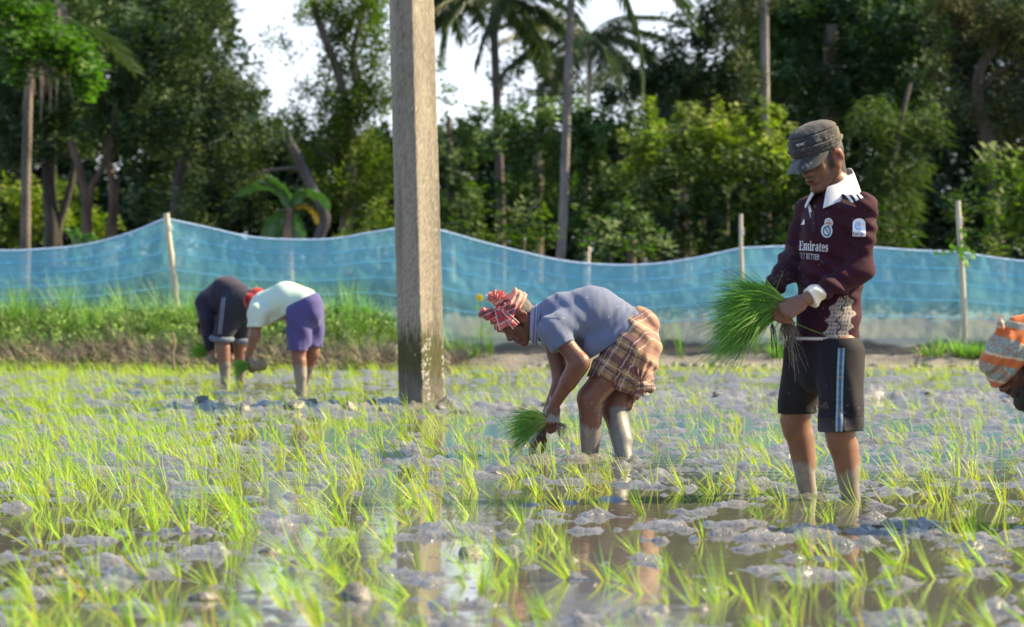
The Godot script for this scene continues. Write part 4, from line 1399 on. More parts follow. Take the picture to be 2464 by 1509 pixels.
# short hair: a skin over the skull, cut by the line of the forehead and the nape
func hair(place: Transform3D, low: float, col: Color, cover: float) -> ArrayMesh:
	var f := Field.new(Vector3(-0.10, -0.13, -0.135), Vector3(0.10, 0.145, 0.11), 0.0036, 0.005)
	f.ell(Vector3(0, 0.035, -0.013), Vector3(0.0765, 0.0895, 0.0985))
	f.cap(Vector3(0, -0.02, -0.05), Vector3(0, -0.085, -0.052), 0.055, 0.048, Vector3(0, 0, 1), 1.05)
	f.finish()
	f.each(func(p: Vector3, d: float) -> float:
		var edge := low - 0.09
		if p.z > -0.040: edge = lerpf(low - 0.09, 0.024, smoothstep(-0.040, -0.028, p.z))
		if p.z > 0.03: edge = 0.024 + 0.045 * smoothstep(0.03, 0.075, p.z)
		var strand := 0.0022 * n_c.get_noise_3d(p.x * 6.0, p.y * 1.5, p.z * 6.0)
		d = maxf(d + strand, (edge - p.y) * 0.8)
		return maxf(d, p.y - cover))
	var acc := Acc.new()
	f.extract(acc, place, func(p: Vector3, _n: Vector3) -> Color:
		return col * (0.7 + 0.6 * absf(n_c.get_noise_3d(p.x * 8.0, p.y * 2.0, p.z * 8.0)) * 2.0))
	return acc.mesh()

# a knitted or woven surface
func cloth(rough := 0.85, sheen := 0.25, sd := 61, scale := 14.0, strength := 0.5) -> StandardMaterial3D:
	var m := vmat(rough, Color.BLACK, 0.3)
	m.rim_enabled = true
	m.rim = sheen
	m.rim_tint = 0.6
	ruf(m, noise_tex(256, 0.09, 3, true, 6.0, FastNoiseLite.TYPE_SIMPLEX_SMOOTH, sd), scale, strength)
	return m

# flat lettering or an emblem laid on the surface f: points (u, v) round a spot, measured; drawn a little above the cloth
func stick(acc: Acc, f: Field, d: float, uv: Array, col: Color, lift := 0.0022) -> void:
	var first := acc.v.size()
	var eye := Vector3(0, EYE, 0)
	var got := []
	for q in uv:
		var towards := J(d, q.x, q.y) - eye
		var hit := f.hit(eye + towards * ((d - 1.0) / d), towards.normalized(), 2.0)
		if hit == Vector3.INF:
			return
		var n := f.slope(hit)
		acc.v.append(hit + n * lift)
		acc.n.append(n)
		acc.c.append(col)
	for k in range(1, uv.size() - 1):
		var a := acc.v[first]
		var turned := (acc.v[first + k + 1] - a).cross(acc.v[first + k] - a).dot(acc.n[first]) < 0.0
		acc.i.append_array([first, first + k + 1, first + k] if turned else [first, first + k, first + k + 1])

func stick_grid(acc: Acc, f: Field, d: float, corner: Vector2, right: Vector2, down: Vector2, nx: int, ny: int, col: Color, lift := 0.0022) -> void:
	for y in ny:
		for x in nx:
			var a := corner + right * (float(x) / nx) + down * (float(y) / ny)
			stick(acc, f, d, [a, a + right / nx, a + right / nx + down / ny, a + down / ny], col, lift)

func stick_disc(acc: Acc, f: Field, d: float, mid: Vector2, r: Vector2, col: Color, lift := 0.0022, from := 0.0, to := TAU, inner := 0.0) -> void:
	var n := 18
	for k in n:
		var a := lerpf(from, to, float(k) / n)
		var b := lerpf(from, to, float(k + 1) / n)
		var pa := mid + Vector2(cos(a), sin(a)) * r
		var pb := mid + Vector2(cos(b), sin(b)) * r
		if inner > 0.0: stick(acc, f, d, [pa, pb, mid + (pb - mid) * inner, mid + (pa - mid) * inner], col, lift)
		else: stick(acc, f, d, [mid, pa, pb], col, lift)

# letters laid on a surface; skip names the share of triangles left out where the print has worn away
func stick_text(acc: Acc, f: Field, d: float, words: String, left_base: Vector2, right: Vector2, up: Vector2, bold: bool, serif: bool, col: Color, lift := 0.0024, worn := 0.0) -> void:
	var t := TextMesh.new()
	var font := SystemFont.new()
	font.font_names = PackedStringArray(["Droid Serif" if serif else "Droid Sans"])
	font.font_weight = 700 if bold else 400
	t.font = font
	t.text = words
	t.font_size = 64
	t.pixel_size = 0.01
	t.depth = 0.0
	t.curve_step = 4.0
	t.horizontal_alignment = HORIZONTAL_ALIGNMENT_LEFT
	var arr := t.get_mesh_arrays()
	if arr.is_empty() or arr[Mesh.ARRAY_VERTEX] == null:
		return
	var vs: PackedVector3Array = arr[Mesh.ARRAY_VERTEX]
	var idx: PackedInt32Array = arr[Mesh.ARRAY_INDEX] if arr[Mesh.ARRAY_INDEX] != null else PackedInt32Array(range(vs.size()))
	var lo := Vector3.INF
	var hi := -Vector3.INF
	for q in vs:
		lo = lo.min(q)
		hi = hi.max(q)
	var w := maxf(hi.x - lo.x, 0.001)
	for k in range(0, idx.size(), 3):
		var tri := []
		for e in 3:
			var q := vs[idx[k + e]]
			tri.append(left_base + right * ((q.x - lo.x) / w) + up * ((q.y - lo.y) / 0.46))
		var mid: Vector2 = (tri[0] + tri[1] + tri[2]) / 3.0
		if worn > 0.0 and n_c.get_noise_2d(mid.x * 0.05, mid.y * 0.05) > 0.55 - worn:
			continue
		stick(acc, f, d, tri, col, lift)

# a sheaf of rice seedlings: blades from a grip, within a spread round axis
func sheaf(acc: Acc, grip: Vector3, axis: Vector3, side: Vector3, n: int, long: float, spread: float, r: float, low: Color, high: Color, droop: float, seed_: int) -> void:
	var g := RandomNumberGenerator.new()
	g.seed = seed_
	var a := axis.normalized()
	var b := (side - a * side.dot(a)).normalized()
	var c := a.cross(b)
	for k in n:
		var an := g.randf() * TAU
		var e := sqrt(g.randf())
		var out := b * cos(an) + c * sin(an)
		var dir := (a + out * spread * e + Vector3(g.randfn(), g.randfn(), g.randfn()) * 0.07).normalized()
		var from := grip + out * r * e - a * g.randf() * 0.02
		var l := long * g.randf_range(0.62, 1.08)
		var tone := g.randf_range(0.55, 1.45)
		# blades sag with their own weight
		var sag := (Vector3.DOWN * 0.8 + out * 0.3 + Vector3(g.randfn(), g.randfn(), g.randfn()) * 0.25).normalized()
		blade_sag(acc, from, dir, sag, l, g.randf_range(0.0026, 0.0044), droop * g.randf_range(0.3, 1.7), low * tone, high * tone)

func blade_sag(acc: Acc, root: Vector3, dir: Vector3, sag: Vector3, long: float, wide: float, droop: float, low: Color, high: Color) -> void:
	var side := dir.cross(Vector3(0.2, 0.3, 0.9)).normalized()
	var la := root - side * wide * 0.3
	var lb := root + side * wide * 0.3
	for k in range(1, 5):
		var t := k / 4.0
		var mid := root + dir * long * t + sag * droop * long * t * t
		var w := wide * (1.0 - t * t * 0.9)
		var col := low.lerp(high, minf(1.0, t * 1.6))
		if k < 4:
			acc.quad(la, mid - side * w * 0.5, mid + side * w * 0.5, lb, col)
		else:
			acc.tri(la, mid, lb, col)
		la = mid - side * w * 0.5
		lb = mid + side * w * 0.5

func roots(acc: Acc, grip: Vector3, axis: Vector3, n: int, long: float, spread: float, seed_: int) -> void:
	var g := RandomNumberGenerator.new()
	g.seed = seed_
	for k in n:
		var dir := (axis.normalized() + Vector3(g.randfn(), g.randfn(), g.randfn()) * spread).normalized()
		var pts := [grip]
		var p := grip
		for s in 4:
			p += (dir + Vector3(0, -0.28 * s, 0) + Vector3(g.randfn(), g.randfn(), g.randfn()) * 0.25) * long * 0.25 * g.randf_range(0.6, 1.2)
			pts.append(p)
		acc.tube(pts, [0.0028, 0.0022, 0.0018, 0.0014, 0.0008], Color(0.16, 0.13, 0.09) * g.randf_range(0.6, 1.3), 4, false)

# ---------------------------------------------------------------- the man with the cap

func folds(f: Field, fn: Callable) -> void:
	f.each(func(p: Vector3, d: float) -> float: return d + (fn.call(p) if absf(d) < 0.04 else 0.0))

func skin_mat() -> StandardMaterial3D:
	var m := vmat(0.48, Color.BLACK, 0.45)
	m.subsurf_scatter_enabled = true
	m.subsurf_scatter_strength = 0.12
	ruf(m, noise_tex(256, 0.12, 3, true, 4.0, FastNoiseLite.TYPE_SIMPLEX_SMOOTH, 83), 9.0, 0.35)
	return m

func standing_man() -> void:
	var D := 12.3
	var base := J(D, 2000, 1185)
	base.y = 0.0
	var o := thing("person", "man standing in dark maroon jersey, black shorts and grey cap, sorting a sheaf of seedlings", "person", base)
	var F := Vector3(-0.72, 0, 0.69)
	var L := Vector3(0.69, 0, 0.72)
	var ls := J(D, 2074, 505, 0.13)
	var rs := J(D, 1944, 507, -0.13)
	var le := J(D, 2068, 648, 0.12)
	var re := J(D, 1903, 640, -0.09)
	var lw := J(D, 1938, 722, 0.22)
	var rw := J(D, 1852, 702, 0.06)
	var nk := J(D, 2014, 452, -0.02)
	var hd := J(D, 1977, 385, 0.01)
	var ch := J(D, 2008, 555)
	var wa := J(D, 1996, 700)
	var pv := J(D, 1986, 845)
	var lh := J(D, 2022, 850, 0.08)
	var rh := J(D, 1942, 850, -0.08)
	var lk := J(D, 2022, 1040, 0.13)
	var rk := J(D, 1914, 1010, -0.16)
	var la := J(D, 2053, 1190, 0.10)
	var ra := J(D, 1950, 1180, -0.22)
	la.y = -0.05
	ra.y = -0.05
	var body := Acc.new()
	var bones := [[pv, wa, 0.13, 0.125, F, 1.25], [wa, ch, 0.125, 0.14, F, 1.25], [ls.lerp(rs, 0.12), rs.lerp(ls, 0.12), 0.062, 0.062], [ch, nk, 0.11, 0.058], [nk + Vector3(0.01, 0, -0.01), hd + Vector3(0.01, -0.03, -0.02), 0.056, 0.052],
		[ls, le, 0.05, 0.04], [le, lw, 0.042, 0.028], [rs, re, 0.05, 0.04], [re, rw, 0.042, 0.028],
		[lh, lk, 0.085, 0.056], [rh, rk, 0.085, 0.056], [lk, la, 0.053, 0.035], [rk, ra, 0.053, 0.035],
		[lk.lerp(la, 0.20) - F * 0.030, lk.lerp(la, 0.48) - F * 0.026, 0.045, 0.036], [rk.lerp(ra, 0.20) - F * 0.030, rk.lerp(ra, 0.48) - F * 0.026, 0.045, 0.036],
		[lk + F * 0.018, lk + F * 0.016 - Vector3(0, 0.05, 0), 0.04, 0.036], [rk + F * 0.018, rk + F * 0.016 - Vector3(0, 0.05, 0), 0.04, 0.036],
		[la - F * 0.04 - Vector3(0, 0.04, 0), la + F * 0.16 - Vector3(0, 0.07, 0), 0.035, 0.028], [ra - F * 0.04 - Vector3(0, 0.04, 0), ra + F * 0.16 - Vector3(0, 0.07, 0), 0.035, 0.028]]
	var paint := skin_paint(SKIN, 0.125, 0.6)
	field_of(bones, 0.010, 0.010).extract(body, Transform3D.IDENTITY, paint)
	var hp := head_place(hd, Vector3(-0.74, -0.28, 0.60), Vector3(-0.26, 0.95, 0.10), 1.0)
	head(body, hp, SKIN, 0.35, 0.0)
	hand(body, lw + Vector3(-0.012, -0.004, 0.0), Vector3(-0.80, -0.50, 0.12), Vector3(-0.10, 0.42, 0.90), 1.0, [0.75, 1.0, 0.8], 1.0, paint, 0.9)
	hand(body, rw, Vector3(-0.55, -0.45, 0.55), Vector3(-0.55, 0.75, -0.1), -1.0, [0.55, 0.8, 0.6], 1.0, func(p: Vector3, n: Vector3) -> Color: return Color(0.22, 0.19, 0.15) * (0.8 + 0.4 * absf(n_c.get_noise_3dv(p * 3.0))), 0.8)
	part("body", body.mesh(base), skin_mat(), o)
	var hair_mesh := hair(hp, 0.0, Color(0.028, 0.022, 0.018), 0.10)
	var ho := part("hair", shift(hair_mesh, base), vmat(0.6), o)
	# jersey
	var jb := [[pv + Vector3(0, 0.02, 0), wa, 0.143, 0.134, F, 1.22], [wa, ch, 0.134, 0.150, F, 1.22], [ls.lerp(rs, 0.10), rs.lerp(ls, 0.10), 0.070, 0.070], [ch, nk - Vector3(0, 0.03, 0), 0.12, 0.066],
		[ls, le, 0.059, 0.050], [le, lw, 0.051, 0.041], [rs, re, 0.059, 0.049], [re, rw.lerp(re, 0.12), 0.054, 0.040], [ch + F * 0.06, wa + F * 0.05, 0.09, 0.08]]
	var jf := field_of(jb, 0.0055, 0.010)
	var hem_y := J(D, 1980, 824).y
	folds(jf, func(p: Vector3) -> float:
		var side := (p - ch).dot(L)
		var w := 0.011 * n_a.get_noise_3d(p.x * 3.0, p.y * 5.0, p.z * 3.0)
		# creases across the bent arms and the waist
		var arm := smoothstep(0.16, 0.10, minf(seg(p, le, lw), minf(seg(p, re, rw), seg(p, ls, le))))
		w += 0.011 * arm * sin(p.y * 95.0 + p.x * 60.0 + 5.0 * n_a.get_noise_3dv(p * 2.0)) * maxf(0.0, 0.4 + n_a.get_noise_3dv(p * 4.0 + Vector3(3, 1, 7)))
		w += 0.009 * sin(side * 42.0 + p.y * 18.0 + 4.0 * n_a.get_noise_3dv(p * 1.6)) * smoothstep(ch.y, pv.y, p.y) * 0.8
		w += 0.006 * sin((p - wa).dot(Vector3(0.5, 0.8, 0.3)) * 60.0 + 4.0 * n_a.get_noise_3dv(p * 2.2)) * 0.7
		return w)
	jf.each(func(p: Vector3, d: float) -> float:
		var hem := hem_y - 0.03 * (p - pv).dot(L) + 0.006 * n_b.get_noise_3dv(p * 1.2)
		d = maxf(d, hem - p.y)
		var wrist := (p - lw).dot((le - lw).normalized())
		if seg(p, le, lw) < 0.09 and p.x < le.x - 0.05: d = maxf(d, 0.020 - wrist)
		# open neck
		return maxf(d, 0.050 - (p - nk - Vector3(0, 0.03, 0) - F * 0.012).length()))
	var jersey := Acc.new()
	var ja := J(D, 2030, 760, 0.1)
	jf.extract(jersey, Transform3D.IDENTITY, func(p: Vector3, n: Vector3) -> Color:
		var t := 0.5 + 0.5 * n_b.get_noise_3dv(p * 2.0)
		var c := Color(0.028, 0.0085, 0.018).lerp(Color(0.043, 0.011, 0.020), t)
		# flecks of mud, more on the right forearm
		var muddy := 0.52 - 0.2 * smoothstep(0.14, 0.05, seg(p, re, rw))
		if n_c.get_noise_3d(p.x * 7.0, p.y * 7.0, p.z * 7.0) > muddy + 0.14 + 0.3 * n_a.get_noise_3dv(p * 5.0): c = Color(0.15, 0.14, 0.12)
		elif seg(p, re, rw) < 0.09: c = c.lerp(Color(0.12, 0.105, 0.09), 0.35 * maxf(0.0, 0.3 + n_b.get_noise_3dv(p * 3.0)))
		# cream cuff of the left sleeve
		var q := (p - lw).dot((le - lw).normalized())
		if seg(p, le, lw) < 0.08 and q < 0.072 and p.x < le.x: c = Color(0.70, 0.64, 0.50) * (0.92 + 0.16 * t)
		# patterned white panel on the left flank near the hem
		var u := (p.x / (-p.z)) * FPU + 1232.0
		var v := 698.0 - (p.y - EYE) / (-p.z) * FPU
		var mid := 2036.0 - (v - 690.0) * 0.18 + 5.0 * sin(v * 0.21)
		var half := clampf((v - 684.0) * 0.45, 0.0, 29.0) + 1.5 * sin(v * 0.4 + 1.0)
		var nearer := n.dot(Vector3(0.3, 0, 0.95)) > -0.1 and seg(p, le, lw) > 0.072
		if nearer and v > 688.0 and v < 824.0 and absf(u - mid) < half:
			c = Color(0.30, 0.27, 0.235)
			# rows of small dark triangles, and a wavy bare border
			var cell := Vector2(fposmod((u + v * 0.2) / 7.4, 1.0), fposmod(v / 9.6, 1.0))
			if absf(u - mid) < half - 4.0 and cell.y > 0.25 and cell.y < 0.85 and absf(cell.x - 0.5) < (cell.y - 0.25) * 0.62: c = Color(0.06, 0.022, 0.026)
			if absf(u - mid + 3.0 * sin(v * 0.1)) < 2.2: c = Color(0.05, 0.03, 0.05)
		# pale print along the front of the hem
		if v > 812.0 and v < 817.0 and u > 1908.0 and u < 1990.0 and n.z > 0.0: c = Color(0.6, 0.57, 0.52)
		return c)
	var jo := part("jersey", jersey.mesh(base), cloth(0.85, 0.03, 61, 16.0, 0.5), o)
	# collar: a standing band of white cloth, open at the front, its points spread
	var co := Acc.new()
	var cp := PackedVector3Array()
	var cc := PackedColorArray()
	for r in 6:
		var t := r / 5.0
		for q in 41:
			var a := lerpf(-2.75, 2.75, q / 40.0)     # 0 = nape
			var front := absf(a) / 2.75
			var dir := -F * cos(a) + L * sin(a)
			# inner edge stands at the neck, outer edge falls on the shoulders
			var rad := lerpf(0.066, 0.100 + 0.024 * pow(front, 3.0), t)
			var y := lerpf(0.046, -0.026, pow(t, 1.3)) - 0.062 * pow(front, 1.6) - t * 0.012 * front + 0.004 * sin(a * 5.0 + t * 2.0)
			var lift := 0.022 * (1.0 - front) * (1.0 - t)
			cp.append(nk + Vector3(0, y + lift + 0.012, 0) + dir * rad + F * 0.03 * front * front)
			cc.append(Color(0.62, 0.61, 0.59))
	co.sheet(cp, cc, 6, 41)
	var back_side := Acc.new()
	var collar := part("collar", thick(cp, cc, 6, 41, 0.004).mesh(base), cloth(0.85, 0.2, 62, 14.0, 0.3), o)
	# opened placket
	var pl := Acc.new()
	stick_grid(pl, jf, D, Vector2(1951, 512), Vector2(11, -3), Vector2(2, 50), 2, 8, Color(0.028, 0.012, 0.018), 0.004)
	stick_grid(pl, jf, D, Vector2(1943, 490), Vector2(7, 2), Vector2(9, 42), 1, 6, Color(0.66, 0.63, 0.62), 0.0025)
	for b in [Vector2(1964, 500), Vector2(1958, 540)]:
		stick_disc(pl, jf, D, b, Vector2(2.2, 2.2), Color(0.10, 0.06, 0.07), 0.006)
	part("placket", pl.mesh(base), cloth(), o)
	# three stripes on the shoulder
	for k in 3:
		var st := Acc.new()
		var x := 2029.0 + 10.5 * k
		var y := 468.5 - 4.6 * k
		for s in 7:
			var t := s / 7.0
			var t1 := (s + 1) / 7.0
			var bend := func(e: float) -> Vector2: return Vector2(x + 21.0 * e, y + 8.0 * e + 12.0 * e * e)
			var p0: Vector2 = bend.call(t)
			var p1: Vector2 = bend.call(t1)
			stick(st, jf, D, [p0, p0 + Vector2(5.4, -2.4), p1 + Vector2(5.4, -2.4), p1], Color(0.78, 0.79, 0.80), 0.003)
		part("shoulder_stripe", st.mesh(base), cloth(), o)
	# crest on the chest: crown over a round shield in pale blue and gold
	var cr := Acc.new()
	stick_disc(cr, jf, D, Vector2(1989, 556), Vector2(13.5, 16.5), Color(0.50, 0.62, 0.62), 0.0022)
	stick_disc(cr, jf, D, Vector2(1994, 536), Vector2(10.5, 11), Color(0.50, 0.60, 0.62), 0.0026)
	stick_disc(cr, jf, D, Vector2(1994, 537), Vector2(8, 8), Color(0.36, 0.16, 0.16), 0.0034)
	for k in 3:
		stick_disc(cr, jf, D, Vector2(1989.5 + 4.5 * k, 534.5 - (1.5 if k == 1 else 0.0)), Vector2(1.9, 2.6), Color(0.55, 0.50, 0.40), 0.0042)
	stick_grid(cr, jf, D, Vector2(1987, 540), Vector2(13, 0), Vector2(0, 3), 2, 1, Color(0.52, 0.46, 0.3), 0.0042)
	stick_disc(cr, jf, D, Vector2(1989, 557), Vector2(9.5, 12.5), Color(0.05, 0.07, 0.17), 0.0034, 0.0, TAU, 0.72)
	stick_disc(cr, jf, D, Vector2(1989, 557), Vector2(6.5, 8.5), Color(0.52, 0.55, 0.52), 0.0038)
	stick_grid(cr, jf, D, Vector2(1983, 550), Vector2(3.4, -0.5), Vector2(10, 14), 1, 3, Color(0.10, 0.13, 0.30), 0.0046)
	stick_grid(cr, jf, D, Vector2(1991, 552), Vector2(2.0, 0), Vector2(0, 9), 1, 2, Color(0.5, 0.4, 0.2), 0.0046)
	part("chest_crest", cr.mesh(base), cloth(), o)
	# the small three barred triangle on the other breast
	var ad := Acc.new()
	for k in 3:
		stick(ad, jf, D, [Vector2(1926.5 + 3.6 * k, 541), Vector2(1929.5 + 3.6 * k, 541), Vector2(1931.8 + 2.4 * k, 536.5 - 4.0 * k), Vector2(1929.5 + 2.2 * k, 538.5 - 4.0 * k)], Color(0.72, 0.74, 0.76), 0.003)
	part("chest_emblem", ad.mesh(base), cloth(), o)
	# league badge on the sleeve: white plate, ring in pieces, name
	var lb := Acc.new()
	stick_grid(lb, jf, D, Vector2(2052, 538), Vector2(30, 1), Vector2(0, 30), 4, 4, Color(0.76, 0.78, 0.82), 0.0024)
	stick_disc(lb, jf, D, Vector2(2067, 538.5), Vector2(15, 13), Color(0.76, 0.78, 0.82), 0.0024, PI, TAU)
	for k in 6:
		stick_disc(lb, jf, D, Vector2(2066, 544), Vector2(9.5, 10.5), Color(0.12, 0.36, 0.62) if k < 3 else Color(0.24, 0.48, 0.70), 0.0042, 0.95 + k * 0.75, 1.5 + k * 0.75, 0.62)
	stick_disc(lb, jf, D, Vector2(2067, 543), Vector2(4.2, 4.4), Color(0.26, 0.36, 0.55), 0.0042, 0.6, 5.6, 0.5)
	stick_text(lb, jf, D, "LaLiga", Vector2(2054.5, 567), Vector2(25, 0.5), Vector2(0, -7), true, false, Color(0.10, 0.13, 0.24), 0.0046)
	part("sleeve_badge", lb.mesh(base), cloth(), o)
	var sp := Acc.new()
	stick_text(sp, jf, D, "Emirates", Vector2(1924.0, 602), Vector2(68, 4), Vector2(1, -22), true, true, Color(0.62, 0.63, 0.64), 0.003, 0.16)
	stick_text(sp, jf, D, "FLY BETTER", Vector2(1925.5, 621), Vector2(46, 5), Vector2(0, -13), false, false, Color(0.60, 0.61, 0.63), 0.003, 0.26)
	part("chest_lettering", sp.mesh(base), cloth(), o)
	# shorts
	var sb := [[pv + Vector3(0, 0.03, 0), pv - Vector3(0, 0.05, 0), 0.130, 0.135, F, 1.18], [lh, lk.lerp(lh, 0.02), 0.100, 0.088], [rh, rk, 0.098, 0.076], [lh.lerp(rh, 0.5) - Vector3(0, 0.06, 0), lh.lerp(rh, 0.5) - Vector3(0, 0.02, 0), 0.09, 0.09]]
	var sf := field_of(sb, 0.006, 0.010)
	folds(sf, func(p: Vector3) -> float:
		return 0.010 * n_a.get_noise_3d(p.x * 4.0, p.y * 1.6, p.z * 4.0) + 0.006 * sin(p.x * 60.0 + 6.0 * n_a.get_noise_3d(p.x * 2.0, p.y * 2.0, p.z * 2.0) + p.y * 14.0) * smoothstep(pv.y, lk.y, p.y))
	var l_hem := J(D, 2015, 1038, 0.13).y
	var r_hem := J(D, 1914, 995, -0.16).y
	sf.each(func(p: Vector3, d: float) -> float:
		var on_left := (p - lh.lerp(rh, 0.5)).dot(L) > 0.0
		var hem := l_hem + 0.03 * (p.x - lk.x) if on_left else r_hem
		d = maxf(d, hem - p.y)
		d = maxf(d, p.y - J(D, 1985, 812).y)
		# hollow at the hems, where the legs come out
		var inner := (seg(p, lh, lk) if on_left else seg(p, rh, rk)) - (0.070 if on_left else 0.060)
		if p.y < hem + 0.05: d = maxf(d, -inner)
		return d)
	var shorts := Acc.new()
	sf.extract(shorts, Transform3D.IDENTITY, func(p: Vector3, n: Vector3) -> Color:
		var t := 0.5 + 0.5 * n_b.get_noise_3dv(p * 2.0)
		var c := Color(0.010, 0.011, 0.018).lerp(Color(0.022, 0.019, 0.02), t)
		if n_c.get_noise_3d(p.x * 7.0, p.y * 7.0, p.z * 7.0) > 0.66 + 0.3 * n_a.get_noise_3dv(p * 5.0): c = Color(0.11, 0.10, 0.09)
		if p.y < l_hem + 0.06: c = c.lerp(Color(0.09, 0.085, 0.078), 0.45 * maxf(0.0, 0.3 + n_b.get_noise_3dv(p * 2.6)))
		return c)
	part("shorts", shorts.mesh(base), cloth(0.8, 0.05, 64, 16.0, 0.4), o)
	# tape down the side of the shorts: two pale edges and a blue middle with brown badges
	var tp := Acc.new()
	for s in 30:
		var t := s / 30.0
		var a := Vector2(2024.5 - 5.0 * sin(t * 1.7), 838.0 + 200.0 * t)
		var b := Vector2(2024.5 - 5.0 * sin((t + 1.0 / 30.0) * 1.7), 838.0 + 200.0 * (t + 1.0 / 30.0))
		for e in 3:
			var x0: float = [-8.0, -3.2, 3.2][e]
			var x1: float = [-3.2, 3.2, 8.0][e]
			stick(tp, sf, D, [a + Vector2(x0, 0), a + Vector2(x1, 0), b + Vector2(x1, 0), b + Vector2(x0, 0)], (Color(0.21, 0.30, 0.35) if e != 1 else (Color(0.20, 0.12, 0.07) if s % 12 == 10 else Color(0.07, 0.10, 0.16))) * (0.85 + 0.3 * fposmod(s * 0.37, 1.0)), 0.003)
	part("side_tape", tp.mesh(base), cloth(), o)
	var pu := Acc.new()
	stick_text(pu, sf, D, "puma", Vector2(1962, 987), Vector2(32, 0), Vector2(0, -11), true, false, Color(0.075, 0.07, 0.065), 0.003)
	stick(pu, sf, D, [Vector2(1983, 970), Vector2(1991, 968), Vector2(1994, 973), Vector2(1986, 974)], Color(0.06, 0.058, 0.056), 0.003)
	part("shorts_lettering", pu.mesh(base), cloth(), o)
	cap(hp, D)
	# the sheaf
	var grip := J(D, 1880, 738, 0.13)
	var bo := thing("seedling_sheaf", "large fanned sheaf of green rice seedlings held by the standing man", "seedlings", grip)
	var ba := Acc.new()
	var axis := Vector3(-0.97, 0.13, 0.12)
	sheaf(ba, grip, axis, Vector3.UP, 1500, 0.31, 0.52, 0.030, Color(0.40, 0.46, 0.10), Color(0.11, 0.26, 0.035), 0.50, 5)
	sheaf(ba, grip + Vector3(0, 0.012, 0), Vector3(-0.93, 0.24, 0.1), Vector3.UP, 320, 0.27, 0.42, 0.022, Color(0.42, 0.48, 0.10), Color(0.22, 0.40, 0.05), 0.34, 6)
	# a few blades that point another way
	blade_sag(ba, J(D, 1900, 770, 0.14), Vector3(0.8, -0.45, 0.3).normalized(), Vector3(0.3, 0.35, 0), 0.17, 0.005, 0.25, Color(0.2, 0.3, 0.04), Color(0.12, 0.25, 0.03))
	blade_sag(ba, J(D, 1862, 712, 0.10), Vector3(0.28, 0.9, 0.1).normalized(), Vector3(0.3, -0.2, 0), 0.13, 0.004, 0.2, Color(0.2, 0.3, 0.04), Color(0.12, 0.25, 0.03))
	part("blades", ba.mesh(grip), vmat(0.42, Color(0.8, 0.95, 0.5), 0.4), bo, "stuff")
	var ro := Acc.new()
	roots(ro, J(D, 1893, 760, 0.13), Vector3(0.15, -0.9, 0.1), 70, 0.085, 0.30, 8)
	roots(ro, J(D, 1893, 778, 0.13), Vector3(0.35, -0.9, 0.1), 14, 0.15, 0.10, 9)
	roots(ro, J(D, 1858, 778, 0.13), Vector3(0.0, -1.0, 0.1), 6, 0.12, 0.12, 10)
	part("roots", ro.mesh(grip), vmat(0.8), bo, "stuff")

func seg(p: Vector3, a: Vector3, b: Vector3) -> float:
	var ba := b - a
	var t := clampf((p - a).dot(ba) / ba.length_squared(), 0.0, 1.0)
	return (p - a - ba * t).length()

func shift(m: ArrayMesh, base: Vector3) -> ArrayMesh:
	var a := m.surface_get_arrays(0)
	var v: PackedVector3Array = a[Mesh.ARRAY_VERTEX]
	for q in v.size():
		v[q] -= base
	a[Mesh.ARRAY_VERTEX] = v
	var r := ArrayMesh.new()
	r.add_surface_from_arrays(Mesh.PRIMITIVE_TRIANGLES, a)
	return r

# a sheet with thickness
func thick(p: PackedVector3Array, c: PackedColorArray, rows: int, wide: int, t: float) -> Acc:
	var probe := Acc.new()
	probe.sheet(p, c, rows, wide)
	var top := PackedVector3Array()
	var low := PackedVector3Array()
	for q in p.size():
		top.append(p[q] + probe.n[q] * t * 0.5)
		low.append(p[q] - probe.n[q] * t * 0.5)
	var out := Acc.new()
	out.sheet(top, c, rows, wide)
	var rev := PackedVector3Array()
	var rc := PackedColorArray()
	for r in rows:
		for q in wide:
			rev.append(low[r * wide + wide - 1 - q])
			rc.append(c[r * wide + wide - 1 - q])
	out.sheet(rev, rc, rows, wide)
	for r in rows - 1:
		out.quad(top[r * wide], low[r * wide], low[(r + 1) * wide], top[(r + 1) * wide], c[r * wide])
		var e := wide - 1
		out.quad(low[r * wide + e], top[r * wide + e], top[(r + 1) * wide + e], low[(r + 1) * wide + e], c[r * wide + e])
	for q in wide - 1:
		out.quad(low[q], top[q], top[q + 1], low[q + 1], c[q])
		var e := (rows - 1) * wide
		out.quad(top[e + q], low[e + q], low[e + q + 1], top[e + q + 1], c[e + q])
	return out

